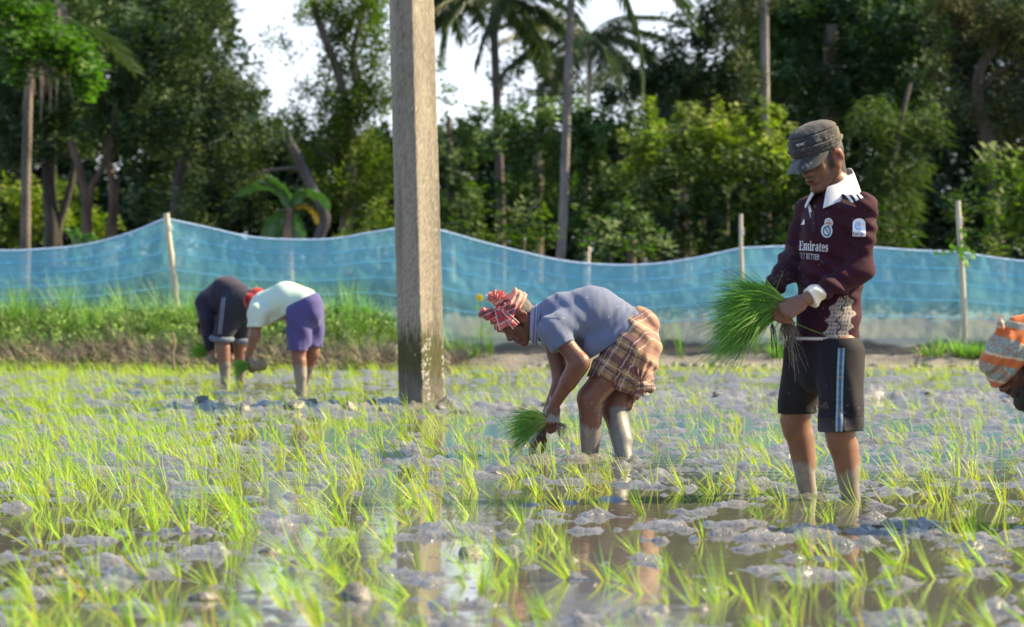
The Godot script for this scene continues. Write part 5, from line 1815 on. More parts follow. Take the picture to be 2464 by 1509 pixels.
# soft cap with a band and a curved peak
func cap(hp: Transform3D, D: float) -> void:
	var at := hp * Vector3(0, 0.06, 0)
	var o := thing("cap", "dark grey mud flecked soft cap with curved peak on the head of the standing man", "cap", at)
	# own axes of the cap: worn tilted a little forward on the head
	var w := hp * Transform3D(Basis(Vector3(1, 0, 0), 0.02) * Basis.from_scale(Vector3(0.95, 0.97, 0.95)), Vector3(0, 0.050, 0.008))
	var f := Field.new(Vector3(-0.13, -0.05, -0.15), Vector3(0.13, 0.13, 0.15), 0.0042, 0.004)
	var paint := func(p: Vector3, _n: Vector3) -> Color:
		var t := 0.5 + 0.5 * n_b.get_noise_3dv(p * 5.0)
		var c := Color(0.024, 0.027, 0.031).lerp(Color(0.050, 0.049, 0.044), t)
		if p.z < 0.0: c = c.lerp(Color(0.105, 0.095, 0.062), smoothstep(0.0, -0.09, p.z) * 0.8)
		if n_c.get_noise_3dv(p * 9.0) > 0.56 + 0.35 * n_a.get_noise_3dv(p * 7.0) - 0.14 * smoothstep(0.09, 0.16, p.z): c = c.lerp(Color(0.30, 0.31, 0.30), 0.5)
		if n_a.get_noise_3dv(p * 8.0) > 0.22 and p.z > 0.05: c = c.lerp(Color(0.13, 0.14, 0.14), 0.5)
		return c
	# crown: upright sides, softly rounded flat top that slopes forward
	for k in 9:
		var t := k / 8.0
		var y := lerpf(0.0, 0.078, t)
		var grow := 1.0 + 0.05 * sin(t * PI)
		f.ell(Vector3(0, y, 0.004 - 0.004 * t), Vector3(0.083 * grow, 0.030, 0.105 * grow))
	f.ell(Vector3(0, 0.074, -0.012), Vector3(0.080, 0.040, 0.094))
	f.finish()
	f.each(func(p: Vector3, d: float) -> float:
		d = maxf(d, -0.014 - p.y)
		d += 0.0022 * n_b.get_noise_3dv(p * 6.0)
		# seams: along the band, round the top
		d += 0.0030 * exp(-pow((p.y - 0.030) / 0.0022, 2.0)) + 0.0022 * exp(-pow((p.y - 0.006) / 0.0022, 2.0)) + 0.0026 * exp(-pow((p.y - 0.072 + 0.1 * p.z * p.z) / 0.0026, 2.0))
		if p.y < 0.03: d -= 0.0022
		var inner := Vector3(p.x / 0.078, (p.y + 0.014) / 0.060, p.z / 0.099).length() - 1.0
		return maxf(d, -inner * 0.06))
	var a := Acc.new()
	f.extract(a, w, paint)
	part("crown", a.mesh(at), cloth(0.85, 0.2, 65, 18.0, 0.5), o)
	var pp := PackedVector3Array()
	var pc := PackedColorArray()
	for r in 9:
		var t := r / 8.0
		for q in 33:
			var an := lerpf(-1.42, 1.42, q / 32.0)
			var e := an / 1.42
			var reach := 0.088 * (1.0 - pow(absf(e), 2.6)) + 0.001
			var rx := 0.0845 + 0.0
			var rim := Vector3(sin(an) * rx, -0.006, cos(an) * 0.1065 + 0.004)
			var out := Vector3(sin(an) * 0.30, -0.52 - 0.55 * e * e, cos(an) * 0.55 + 0.40).normalized()
			var g := rim + out * reach * t + Vector3(0, -0.010 * t * t, 0)
			pp.append(w * g)
			pc.append(paint.call(g + Vector3(0, 0, 0.02 * t), Vector3.UP))
	part("peak", thick(pp, pc, 9, 33, 0.0036).mesh(at), cloth(0.7, 0.2, 66, 16.0, 0.4), o)
	# worn embroidered letters
	var lf := Acc.new()
	var t := TextMesh.new()
	var font := SystemFont.new()
	font.font_names = PackedStringArray(["Droid Serif"])
	font.font_weight = 700
	t.font = font
	t.text = "BOS'"
	t.font_size = 64
	t.pixel_size = 0.00022
	t.depth = 0.0
	var arr := t.get_mesh_arrays()
	var vs: PackedVector3Array = arr[Mesh.ARRAY_VERTEX]
	var idx: PackedInt32Array = arr[Mesh.ARRAY_INDEX] if arr[Mesh.ARRAY_INDEX] != null else PackedInt32Array(range(vs.size()))
	for q in vs:
		# bent round the front of the crown, a little to its left
		var an := 0.30 + q.x / 0.098
		var dir := Vector3(sin(an), 0, cos(an))
		var from := dir * 0.24 + Vector3(0, 0.048 + q.y, 0.003)
		var on := f.hit(from, -dir, 0.3)
		if on == Vector3.INF: on = dir * 0.12 + Vector3(0, 0.048 + q.y, 0.003)
		lf.v.append(w * (on + dir * 0.002))
		lf.n.append((w.basis * dir).normalized())
		lf.c.append(Color(0.60, 0.60, 0.58))
	lf.i = idx
	part("cap_lettering", lf.mesh(at), vmat(0.8), o)

# ---------------------------------------------------------------- the bent man in the middle

func plaid(a: float, b: float, base: Color) -> Color:
	# woven checks: bands across and along, with thin pale lines
	var c := base
	var x := fposmod(a, 0.118)
	var y := fposmod(b, 0.128)
	if x < 0.034: c = c.lerp(Color(0.10, 0.04, 0.05), 0.8)
	elif x > 0.074 and x < 0.082: c = c.lerp(Color(0.12, 0.06, 0.06), 0.5)
	if y < 0.040: c = c.lerp(Color(0.09, 0.04, 0.055), 0.8)
	elif y > 0.078 and y < 0.090: c = c.lerp(Color(0.035, 0.035, 0.06), 0.8)
	elif y > 0.100 and y < 0.106: c = c.lerp(Color(0.035, 0.035, 0.06), 0.45)
	if absf(x - 0.054) < 0.0028 or absf(x - 0.017) < 0.002 or absf(y - 0.061) < 0.0028: c = c.lerp(Color(0.55, 0.48, 0.40), 0.65)
	return c

func bent_man() -> void:
	var D := 15.4
	var base := J(D, 1465, 1100)
	base.y = 0.0
	var o := thing("person", "man bending over to plant, in grey blue polo shirt, checked lungi and red headcloth", "person", base)
	var ls := J(D, 1330, 792, 0.17)
	var rs := J(D, 1326, 800, -0.17)
	var le := J(D, 1396, 872, 0.21)
	var lw := J(D, 1334, 974, 0.12)
	var re := J(D, 1352, 914, -0.13)
	var rw := J(D, 1304, 1036, -0.03)
	var nk := J(D, 1296, 775)
	var hd := J(D, 1247, 769)
	var ch := J(D, 1350, 768)
	var mi := J(D, 1428, 764)
	var pv := J(D, 1524, 806)
	var lh := J(D, 1520, 835, 0.09)
	var rh := J(D, 1530, 840, -0.09)
	var lk := J(D, 1419, 958, 0.10)
	var rk := J(D, 1476, 985, -0.02)
	var la := J(D, 1420, 1110, 0.06)
	var ra := J(D, 1508, 1112, 0.12)
	la.y = -0.05
	ra.y = -0.05
	var F := Vector3(-1, 0, 0)
	var body := Acc.new()
	var bones := [[pv, mi, 0.13, 0.13], [mi, ch, 0.13, 0.12], [ls.lerp(rs, 0.15), rs.lerp(ls, 0.15), 0.06, 0.06], [ch, nk, 0.10, 0.06], [nk + Vector3(0.03, 0.01, 0), hd + Vector3(0.02, 0.0, 0), 0.056, 0.054],
		[ls, le, 0.052, 0.044], [le, lw, 0.045, 0.029], [le.lerp(lw, 0.12), le.lerp(lw, 0.45), 0.047, 0.040], [rs, re, 0.052, 0.044], [re, rw, 0.044, 0.029],
		[lh, lk, 0.095, 0.062], [rh, rk, 0.095, 0.060], [lk, la, 0.058, 0.042], [rk, ra, 0.056, 0.040],
		[lk + Vector3(0.01, -0.06, 0), lk.lerp(la, 0.55) + Vector3(0.012, 0, 0), 0.048, 0.040], [rk + Vector3(0.03, -0.05, 0), rk.lerp(ra, 0.55) + Vector3(0.022, 0, 0), 0.046, 0.038],
		[la + Vector3(0.04, -0.03, 0), la + Vector3(-0.15, -0.05, 0.03), 0.036, 0.03], [ra + Vector3(0.05, -0.02, 0), ra + Vector3(-0.13, -0.05, 0.02), 0.038, 0.03]]
	var paint := skin_paint(SKIN_DARK, 0.15, 0.8)
	var wet := func(p: Vector3, n: Vector3) -> Color:
		var c: Color = paint.call(p, n)
		# the rear shin is coated to the calf, and the forearms are smeared
		if seg(p, rk, ra) < 0.12 and p.x > rk.x - 0.02 and p.y < 0.245 + 0.03 * n_b.get_noise_3dv(p * 2.0): c = Color(0.155, 0.15, 0.13) * (0.85 + 0.3 * absf(n_c.get_noise_3dv(p * 2.0)))
		if seg(p, le, lw) < 0.07 and n_b.get_noise_3d(p.x * 2.5, p.y * 1.2, p.z * 2.5) > 0.30: c = c.lerp(WET_MUD * 0.9, 0.5)
		return c
	field_of(bones, 0.010, 0.010).extract(body, Transform3D.IDENTITY, wet)
	var hp := head_place(hd, Vector3(-0.66, -0.74, 0.16), Vector3(-0.76, 0.64, 0.02), 1.0)
	head(body, hp, SKIN_DARK, 0.30, 0.0)
	var palm_paint := func(p: Vector3, n: Vector3) -> Color: return SKIN_DARK * (0.9 + 0.3 * n_c.get_noise_3dv(p * 3.0)) if n_b.get_noise_3dv(p * 4.0) < 0.16 else WET_MUD * 0.9
	hand(body, lw + Vector3(-0.004, -0.006, 0.0), Vector3(-0.12, -0.98, 0.10), Vector3(-0.25, 0.08, 0.96), 1.0, [0.55, 0.95, 0.7], 1.02, palm_paint, 0.8)
	hand(body, rw, Vector3(-0.52, -0.80, 0.26), Vector3(-0.70, 0.62, 0.30), -1.0, [0.35, 0.45, 0.3], 1.02, palm_paint, 0.45)
	part("body", body.mesh(base), skin_mat(), o)
	part("hair", shift(hair(hp, 0.01, Color(0.05, 0.043, 0.038), 0.12), base), vmat(0.7), o)
	# polo shirt
	var SD := Vector3(0, 0, 1)
	var mid_low := J(D, 1420, 815)
	var pb := [[pv + Vector3(-0.01, 0.012, 0), mi, 0.125, 0.155], [mi, ch, 0.155, 0.132], [mi + Vector3(0.01, -0.085, 0), mid_low + Vector3(0.03, 0.03, 0), 0.11, 0.10], [ch, nk, 0.125, 0.078], [ls.lerp(rs, 0.12), rs.lerp(ls, 0.12), 0.072, 0.072],
		[ls, J(D, 1358, 842, 0.20), 0.073, 0.068], [rs, J(D, 1352, 845, -0.18), 0.073, 0.068], [ls, mi + Vector3(-0.03, 0, 0.06), 0.07, 0.09],
		[J(D, 1505, 812, 0.08), J(D, 1424, 832, 0.10), 0.085, 0.07], [J(D, 1505, 812, -0.08), J(D, 1424, 832, -0.10), 0.085, 0.07]]
	var pf := field_of(pb, 0.006, 0.012)
	folds(pf, func(p: Vector3) -> float:
		var q := p - mi
		# creases running from the back round the ribs, and from the shoulder
		var w := 0.004 * n_a.get_noise_3d(p.x * 4.0, p.y * 2.0, p.z * 2.5)
		var across := sin(p.x * 46.0 - q.y * 12.0 + 5.0 * n_a.get_noise_3d(p.x * 1.5, p.y * 1.5, p.z * 1.5))
		w += 0.003 * across * smoothstep(-0.2, 0.05, q.x) * smoothstep(0.16, 0.0, q.y + 0.02)
		w += 0.002 * sin((p.x + p.y) * 62.0 + 4.0 * n_a.get_noise_3dv(p * 2.0)) * smoothstep(0.05, -0.10, q.x)
		w += 0.005 * n_b.get_noise_3d(p.x * 3.0, p.y * 1.0, p.z * 1.5)
		w += 0.003 * sin(p.x * 120.0 - q.y * 50.0 + 7.0 * n_b.get_noise_3dv(p)) * maxf(0.0, n_a.get_noise_3dv(p * 3.0))
		return w)
	# hems: the slanting lower edge of the shirt, with a vent at the side, and the sleeve ends
	var h0 := J(D, 1572, 756)
	var h1 := J(D, 1478, 822)
	var hn := Vector3(h1.y - h0.y, -(h1.x - h0.x), 0).normalized()
	if hn.x < 0.0: hn = -hn
	var slv := (J(D, 1358, 842, 0.20) - ls).normalized()
	var slv_r := (J(D, 1352, 845, -0.18) - rs).normalized()
	pf.each(func(p: Vector3, d: float) -> float:
		d = maxf(d, hn.dot(p - h0) + 0.004 * n_b.get_noise_3dv(p * 1.5))
		if seg(p, ls, le) < 0.11 and p.x < le.x + 0.02: d = maxf(d, slv.dot(p - J(D, 1356, 834, 0.20)))
		if seg(p, rs, re) < 0.11 and p.z < -0.10: d = maxf(d, slv_r.dot(p - J(D, 1350, 838, -0.18)))
		d = maxf(d, 0.060 - seg(p, nk + Vector3(-0.02, 0.0, 0), hd))
		return d)
	var polo := Acc.new()
	pf.extract(polo, Transform3D.IDENTITY, func(p: Vector3, n: Vector3) -> Color:
		var t := 0.5 + 0.5 * n_b.get_noise_3dv(p * 1.6)
		var c := Color(0.100, 0.122, 0.188).lerp(Color(0.122, 0.142, 0.212), t)
		# ribbed sleeve ends with stripes, the armhole seam
		if seg(p, ls, le) < 0.115 and p.z > 0.10:
			var e := -slv.dot(p - J(D, 1356, 834, 0.20))
			if e < 0.034: c = Color(0.24, 0.27, 0.40)
			if absf(e - 0.012) < 0.003 or absf(e - 0.022) < 0.003: c = Color(0.06, 0.065, 0.12)
		if n_c.get_noise_3d(p.x * 9.0, p.y * 9.0, p.z * 9.0) > 0.66: c = Color(0.5, 0.5, 0.5)
		return c)
	part("polo_shirt", polo.mesh(base), cloth(0.85, 0.25, 71, 16.0, 0.4), o)
	var seam := Acc.new()
	var arc := [Vector2(1283, 795), Vector2(1290, 779), Vector2(1302, 770), Vector2(1320, 765), Vector2(1345, 765), Vector2(1356, 780), Vector2(1364, 800), Vector2(1372, 822)]
	for k in arc.size() - 1:
		stick(seam, pf, D, [arc[k], arc[k + 1], arc[k + 1] + Vector2(0.5, 1.8), arc[k] + Vector2(0.5, 1.8)], Color(0.07, 0.075, 0.14), 0.0025)
	part("armhole_seam", seam.mesh(base), cloth(), o)
	# collar: a folded ring of ribbed cloth with dark stripes round the neck
	var ax := (hd - nk).normalized()
	var cp := PackedVector3Array()
	var cc := PackedColorArray()
	var c_up := Vector3(0, 1, 0)
	var c_y := (c_up - ax * ax.dot(c_up)).normalized()
	var c_z := ax.cross(c_y)
	for r in 7:
		var t := r / 6.0
		for q in 45:
			var a := lerpf(-2.9, 2.9, q / 44.0)
			var front := absf(a) / 2.9
			var dir := c_y * cos(a) + c_z * sin(a)
			var rad := lerpf(0.068, 0.098, pow(t, 0.8)) + 0.016 * front * front
			var along := lerpf(0.038, -0.006, t) - 0.016 * front * front
			cp.append(nk + Vector3(-0.010, -0.002, 0) + ax * along + dir * rad - c_y * 0.012 * front * front)
			cc.append(Color(0.06, 0.065, 0.12) if r == 3 or r == 5 else Color(0.24, 0.26, 0.38))
	part("collar", thick(cp, cc, 7, 45, 0.004).mesh(base), cloth(), o)
	# lungi, hitched up over the knees and knotted behind
	var kn := J(D, 1538, 925, 0.10)
	var lb := [[pv + Vector3(0.0, 0.015, 0), J(D, 1526, 850), 0.134, 0.132], [lh + Vector3(0, 0.01, 0), J(D, 1450, 905, 0.10), 0.106, 0.080], [lh, J(D, 1500, 912, 0.09), 0.103, 0.082], [rh + Vector3(0, 0.0, 0), J(D, 1492, 940, -0.06), 0.104, 0.086], [J(D, 1528, 855, 0.05), kn, 0.10, 0.055], [J(D, 1528, 855, -0.05), J(D, 1545, 915, -0.03), 0.11, 0.06], [J(D, 1515, 930, -0.03), J(D, 1488, 972, -0.02), 0.075, 0.072]]
	var lf := field_of(lb, 0.006, 0.012)
	folds(lf, func(p: Vector3) -> float:
		var q := p - kn
		var an := atan2(q.y, -q.x)
		var r := Vector2(q.x, q.y).length()
		var w := 0.010 * sin(an * 17.0 + 3.0 * n_a.get_noise_3dv(p * 1.5)) * exp(-r / 0.13)
		w += 0.007 * sin((p.x * 0.75 + p.y) * 55.0 + 5.0 * n_a.get_noise_3dv(p * 1.6)) * smoothstep(0.05, 0.16, r)
		w += 0.008 * n_a.get_noise_3d(p.x * 3.0, p.y * 3.0, p.z * 3.0)
		return w)
	var g0 := J(D, 1404, 911)
	var g1 := J(D, 1503, 944)
	var gn := Vector3(g1.y - g0.y, -(g1.x - g0.x), 0).normalized()
	if gn.y > 0.0: gn = -gn
	var w0 := J(D, 1560, 740)
	lf.each(func(p: Vector3, d: float) -> float:
		# lower edge of the front wrap; the far wrap hangs lower
		if p.z > 0.005 - 15.4 and p.x < kn.x - 0.03: d = maxf(d, gn.dot(p - g0))
		d = maxf(d, J(D, 1490, 986).y + 0.25 * (p.x - J(D, 1490, 986).x) * -1.0 * 0.6 - p.y)
		d = maxf(d, -hn.dot(p - h0) - 0.08)
		var leg := minf(seg(p, lh, lk) - 0.082, seg(p, lk, la) - 0.07)
		if p.z > -15.38 and gn.dot(p - g0) > -0.05 and p.x < kn.x - 0.03: d = maxf(d, -leg)
		return d)
	var lungi := Acc.new()
	lf.extract(lungi, Transform3D.IDENTITY, func(p: Vector3, n: Vector3) -> Color:
		var t := 0.5 + 0.5 * n_b.get_noise_3dv(p * 1.6)
		var q := p - kn
		var round_ := atan2(p.z + D - 0.02, p.x - pv.x + 0.0)
		var along := (p - pv).dot(Vector3(-0.52, -0.85, 0))
		var over := (p - pv).dot(Vector3(0.85, -0.52, 0)) + (p.z + D) * 0.6
		var rear := smoothstep(-0.02, 0.10, p.x - pv.x)
		var c := Color(0.28, 0.17, 0.085).lerp(Color(0.33, 0.205, 0.11), t)
		c = c.lerp(Color(0.32, 0.165, 0.14), rear * 0.5)
		var warp := 0.022 * n_a.get_noise_3dv(p * 2.0)
		var pc := plaid(over + warp, along + warp * 0.7, c)
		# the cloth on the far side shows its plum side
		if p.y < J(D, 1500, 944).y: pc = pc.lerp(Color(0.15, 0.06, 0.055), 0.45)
		return c.lerp(pc, 1.0 - 0.45 * rear))
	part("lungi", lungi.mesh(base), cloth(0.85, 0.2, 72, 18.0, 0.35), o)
	var kt := Acc.new()
	var kf := field_of([[kn + Vector3(-0.025, 0.005, 0.03), kn + Vector3(0.02, -0.006, 0.04), 0.020, 0.024], [kn + Vector3(0.0, 0.0, 0.04), kn + Vector3(-0.01, -0.045, 0.03), 0.014, 0.02], [kn + Vector3(0.01, 0, 0.04), kn + Vector3(0.055, -0.02, 0.02), 0.016, 0.026]], 0.004, 0.005, 0.03)
	kf.extract(kt, Transform3D.IDENTITY, func(p: Vector3, _n: Vector3) -> Color: return plaid(p.x * 2.0, p.y * 2.0, Color(0.38, 0.23, 0.15)))
	part("knot", kt.mesh(base), cloth(), o)
	headcloth(hp)
	# the sheaf in his left hand
	var grip := lw + Vector3(-0.050, -0.085, -0.01)
	var bo := thing("seedling_sheaf", "short sheaf of dark green rice seedlings in the fist of the bent man", "seedlings", grip)
	var ba := Acc.new()
	sheaf(ba, grip, Vector3(-0.97, 0.03, 0.12), Vector3.UP, 430, 0.215, 0.52, 0.022, Color(0.42, 0.44, 0.10), Color(0.12, 0.26, 0.04), 0.45, 21)
	sheaf(ba, grip, Vector3(-0.90, 0.26, 0.15), Vector3.UP, 110, 0.19, 0.45, 0.02, Color(0.42, 0.46, 0.10), Color(0.26, 0.42, 0.05), 0.15, 22)
	part("blades", ba.mesh(grip), vmat(0.42, Color(0.8, 0.95, 0.5), 0.4), bo, "stuff")
	var ro := Acc.new()
	roots(ro, grip + Vector3(0.055, -0.005, 0), Vector3(0.75, -0.65, 0.1), 22, 0.075, 0.35, 23)
	part("roots", ro.mesh(grip), vmat(0.8), bo, "stuff")

# red checked cloth wound round the head, a tuft at the crown, two fringed ends hanging by the ear
func headcloth(hp: Transform3D) -> void:
	var at := hp * Vector3(0, 0.08, 0)
	var o := thing("headcloth", "red and green checked headcloth with a fringed tuft on the bent man's head", "headcloth", at)
	var weave := func(p: Vector3, _n: Vector3) -> Color:
		var a := p.x * 1.0 + p.z * 0.7 + 0.012 * n_b.get_noise_3dv(p * 4.0)
		var b := p.y * 1.1 - p.z * 0.5
		var c := Color(0.50, 0.045, 0.055)
		var x := fposmod(a, 0.044)
		var y := fposmod(b, 0.040)
		if x < 0.015: c = c.lerp(Color(0.045, 0.05, 0.05), 0.75)
		if y < 0.011: c = c.lerp(Color(0.05, 0.09, 0.07), 0.7)
		if absf(x - 0.030) < 0.0028 or absf(y - 0.026) < 0.0026: c = c.lerp(Color(0.55, 0.42, 0.36), 0.7)
		if p.z < -0.035: c = c.lerp(Color(0.62, 0.36, 0.24), 0.55)
		return c
	var f := Field.new(Vector3(-0.14, -0.08, -0.16), Vector3(0.14, 0.20, 0.16), 0.0042, 0.006)
	f.ell(Vector3(0, 0.052, -0.012), Vector3(0.082, 0.084, 0.104))
	for k in 40:
		var a := TAU * k / 40.0
		var b := TAU * (k + 1) / 40.0
		for w in 3:
			var y: float = [0.030, 0.050, 0.072][w]
			var tilt: float = [0.25, -0.05, 0.15][w]
			var g := 1.0 - 0.06 * w
			var p := Vector3(sin(a) * 0.080 * g, y + tilt * 0.09 * cos(a) * 0.6 + 0.006 * sin(a * 3.0 + w), cos(a) * 0.101 * g - 0.008)
			var q := Vector3(sin(b) * 0.080 * g, y + tilt * 0.09 * cos(b) * 0.6 + 0.006 * sin(b * 3.0 + w), cos(b) * 0.101 * g - 0.008)
			f.cap(p, q, 0.0165, 0.0165)
	# a loose flap that stands off towards the brow, and a roll on the left side
	f.cap(Vector3(0.02, 0.115, 0.075), Vector3(-0.01, 0.155, 0.095), 0.034, 0.028)
	f.cap(Vector3(0.075, 0.07, -0.02), Vector3(0.07, 0.10, 0.03), 0.022, 0.020)
	f.cap(Vector3(0.03, 0.11, -0.03), Vector3(0.05, 0.10, -0.085), 0.022, 0.026)
	f.finish()
	f.each(func(p: Vector3, d: float) -> float:
		var inner := Vector3(p.x / 0.076, (p.y - 0.035) / 0.088, (p.z + 0.012) / 0.098).length() - 1.0
		d += 0.004 * sin(p.y * 210.0 + p.z * 90.0 + 6.0 * n_a.get_noise_3dv(p * 5.0)) + 0.003 * n_b.get_noise_3dv(p * 5.0)
		d = maxf(d, 0.030 + 0.20 * maxf(0.0, -0.03 - p.z) - 0.45 * maxf(0.0, p.z - 0.03) - p.y)
		return maxf(d, -inner * 0.06))
	var a := Acc.new()
	f.extract(a, hp, weave)
	part("wrap", a.mesh(at), cloth(0.9, 0.3, 73, 18.0, 0.4), o)
	# tuft: a ruffle of pleats opening from the knot towards the sky
	var root := hp * Vector3(0.045, 0.115, 0.030)
	var ta := Acc.new()
	var towards := Vector3(-0.22, 0.95, 0.25).normalized()
	var t_x := towards.cross(Vector3(0, 0, 1)).normalized()
	var t_z := towards.cross(t_x)
	for ring in 3:
		var p := PackedVector3Array()
		var c := PackedColorArray()
		var wide := 72
		var tall: float = [0.062, 0.076, 0.085][ring]
		for r in 6:
			var t := r / 5.0
			for q in wide:
				var an := TAU * q / (wide - 1.0)
				var open: float = [0.62, 0.42, 0.22][ring]
				var rad := 0.006 + tall * open * t * (1.0 + 0.32 * sin(an * 9.0 + ring * 2.0) * t)
				var up := tall * t * (1.0 + 0.10 * sin(an * 4.0 + ring)) + (0.004 * sin(an * 36.0) if r == 5 else 0.0)
				p.append(root + (t_x * cos(an) + t_z * sin(an)) * rad + towards * up)
				var col := Color(0.50, 0.055, 0.065).lerp(Color(0.62, 0.16, 0.15), 0.5 + 0.5 * sin(an * 9.0 + ring))
				if r == 3: col = Color(0.68, 0.48, 0.40)
				if r == 5: col = Color(0.66, 0.28, 0.25)
				c.append(col)
		ta.sheet(p, c, 6, wide)
	part("tuft", ta.mesh(at), cloth(0.9, 0.3, 74, 18.0, 0.3), o)
	# hanging ends
	for k in 2:
		var ea := Acc.new()
		var p := PackedVector3Array()
		var c := PackedColorArray()
		var rows := 22
		var wide := 13
		var from := root + Vector3(-0.006 + 0.016 * k, -0.008, 0.030)
		var foot := hp * (Vector3(0.088, 0.028, 0.080) if k == 0 else Vector3(0.090, -0.006, 0.045))
		foot += Vector3(0, 0, 0.006)
		for r in rows:
			var t := float(r) / (rows - 1)
			for q in wide:
				var e := (q - (wide - 1) * 0.5) / ((wide - 1) * 0.5)
				var half := lerpf(0.012, 0.040 if k == 0 else 0.026, pow(t, 0.7))
				var along := (foot - from).normalized()
				var side := along.cross(Vector3(0, 0, 1)).normalized()
				var g := from.lerp(foot, t) + side * e * half * (1.0 if k == 0 else 0.9) + Vector3(0, 0, 0.018 * sin(PI * t) + 0.008 * sin(e * 5.0 + k * 2.0) * t)
				if r >= rows - 2: g += along * (0.006 if q % 2 == 0 else 0.0)
				p.append(g)
				var col := Color(0.42, 0.035, 0.045)
				if t > 0.80: col = Color(0.58, 0.13, 0.13)
				elif t > 0.74: col = Color(0.66, 0.55, 0.50)
				elif fposmod(t, 0.34) < 0.13: col = Color(0.055, 0.06, 0.065) if absf(e) > 0.3 else Color(0.04, 0.12, 0.08)
				if absf(absf(e) - 0.92) < 0.1: col = col.lerp(Color(0.62, 0.5, 0.46), 0.6)
				c.append(col)
		ea.sheet(p, c, rows, wide)
		part("hanging_end", thick(p, c, rows, wide, 0.003).mesh(at), cloth(0.9, 0.3, 75, 18.0, 0.3), o)

# ---------------------------------------------------------------- the two men at the bank

func man_in_white() -> void:
	var D := 24.6
	var base := J(D, 725, 945)
	base.y = 0.0
	var o := thing("person", "man bent over by the grassy bank, in pale shirt and violet blue shorts", "person", base)
	var pv := J(D, 732, 742)
	var mi := J(D, 690, 728, -0.06)
	var ch := J(D, 645, 742, -0.12)
	var ls := J(D, 622, 752, 0.06)
	var rs := J(D, 676, 748, -0.30)
	var le := J(D, 612, 810, 0.10)
	var lw := J(D, 597, 858, 0.08)
	var re := J(D, 758, 815, -0.34)
	var rw := J(D, 745, 858, -0.30)
	var nk := J(D, 628, 735, -0.16)
	var hd := J(D, 621, 733, -0.28)
	var lh := J(D, 720, 750, 0.06)
	var rh := J(D, 748, 750, -0.08)
	var lk := J(D, 718, 848, 0.04)
	var rk := J(D, 752, 850, -0.12)
	var la := J(D, 727, 940, 0.06)
	var ra := J(D, 716, 938, -0.30)
	la.y = -0.05
	ra.y = -0.05
	var body := Acc.new()
	field_of([[pv, mi, 0.13, 0.13], [mi, ch, 0.13, 0.12], [ls.lerp(rs, 0.15), rs.lerp(ls, 0.15), 0.06, 0.06], [ch, nk, 0.09, 0.06], [nk, hd, 0.055, 0.053], [ls, le, 0.05, 0.043], [le, lw, 0.043, 0.029], [rs, re, 0.05, 0.042], [re, rw, 0.042, 0.029],
		[lh, lk, 0.09, 0.058], [rh, rk, 0.09, 0.058], [lk, la, 0.056, 0.04], [rk, ra, 0.056, 0.04], [lk.lerp(la, 0.2) + Vector3(0.01, 0, 0.015), lk.lerp(la, 0.5) + Vector3(0.008, 0, 0.015), 0.048, 0.042], [la, la + Vector3(-0.1, -0.03, -0.1), 0.038, 0.03], [ra, ra + Vector3(-0.1, -0.03, -0.1), 0.038, 0.03]], 0.012, 0.011).extract(body, Transform3D.IDENTITY, skin_paint(SKIN, 0.22))
	var hp := head_place(hd, Vector3(-0.55, -0.70, -0.45), Vector3(-0.62, 0.66, -0.35))
	head(body, hp, SKIN, 0.3, 0.0)
	var mp := func(p: Vector3, _n: Vector3) -> Color: return WET_MUD * (0.8 + 0.4 * absf(n_c.get_noise_3dv(p))) if n_b.get_noise_3dv(p * 3.0) > -0.1 else SKIN
	hand(body, lw, Vector3(0.25, -0.95, 0.1), Vector3(-0.4, 0.1, 0.9), 1.0, [0.6, 0.9, 0.7], 1.0, mp)
	hand(body, rw, Vector3(-0.2, -0.95, 0.0), Vector3(0.8, 0.1, 0.5), -1.0, [0.6, 0.9, 0.7], 1.0, mp)
	part("body", body.mesh(base), skin_mat(), o)
	var sf := field_of([[pv + Vector3(-0.02, 0.03, -0.02), mi, 0.145, 0.165], [mi, ch, 0.165, 0.148], [mi + Vector3(0, -0.1, 0), J(D, 662, 772, -0.02), 0.11, 0.07], [ls.lerp(rs, 0.1), rs.lerp(ls, 0.1), 0.078, 0.078], [ls, J(D, 613, 790, 0.10), 0.075, 0.072], [rs, J(D, 760, 805, -0.34), 0.07, 0.062], [ch, nk, 0.11, 0.075]], 0.010, 0.013)
	folds(sf, func(p: Vector3) -> float: return 0.010 * n_a.get_noise_3d(p.x * 4.0, p.y * 2.0, p.z * 3.0) + 0.010 * sin(p.x * 34.0 - p.y * 12.0 + 5.0 * n_a.get_noise_3dv(p * 1.4)) * smoothstep(pv.y + 0.08, pv.y - 0.05, p.y))
	var h0 := J(D, 768, 716)
	var h1 := J(D, 690, 755)
	var hn := Vector3(h1.y - h0.y, -(h1.x - h0.x), 0).normalized()
	if hn.x < 0.0: hn = -hn
	sf.each(func(p: Vector3, d: float) -> float:
		if p.z > -D - 0.22: d = maxf(d, hn.dot(p - h0) - 0.01)
		d = maxf(d, J(D, 613, 787, 0.1).y - p.y - (0.02 if p.x > ls.x + 0.15 else 0.0))
		return maxf(d, 0.058 - seg(p, nk, hd)))
	var sh := Acc.new()
	sf.extract(sh, Transform3D.IDENTITY, func(p: Vector3, _n: Vector3) -> Color:
		var c := Color(0.43, 0.55, 0.46)
		return c.lerp(Color(0.45, 0.46, 0.34), 0.6 * smoothstep(pv.y + 0.06, pv.y - 0.10, p.y + 0.05 * n_b.get_noise_3dv(p))))
	part("shirt", sh.mesh(base), cloth(0.9, 0.2, 76, 12.0, 0.3), o)
	var tf := field_of([[pv + Vector3(0.01, 0.03, 0), pv - Vector3(0, 0.06, 0), 0.142, 0.135], [lh, lk, 0.112, 0.096], [rh, rk, 0.112, 0.092], [J(D, 748, 732, 0.04), J(D, 752, 752, 0.05), 0.095, 0.09]], 0.010, 0.012)
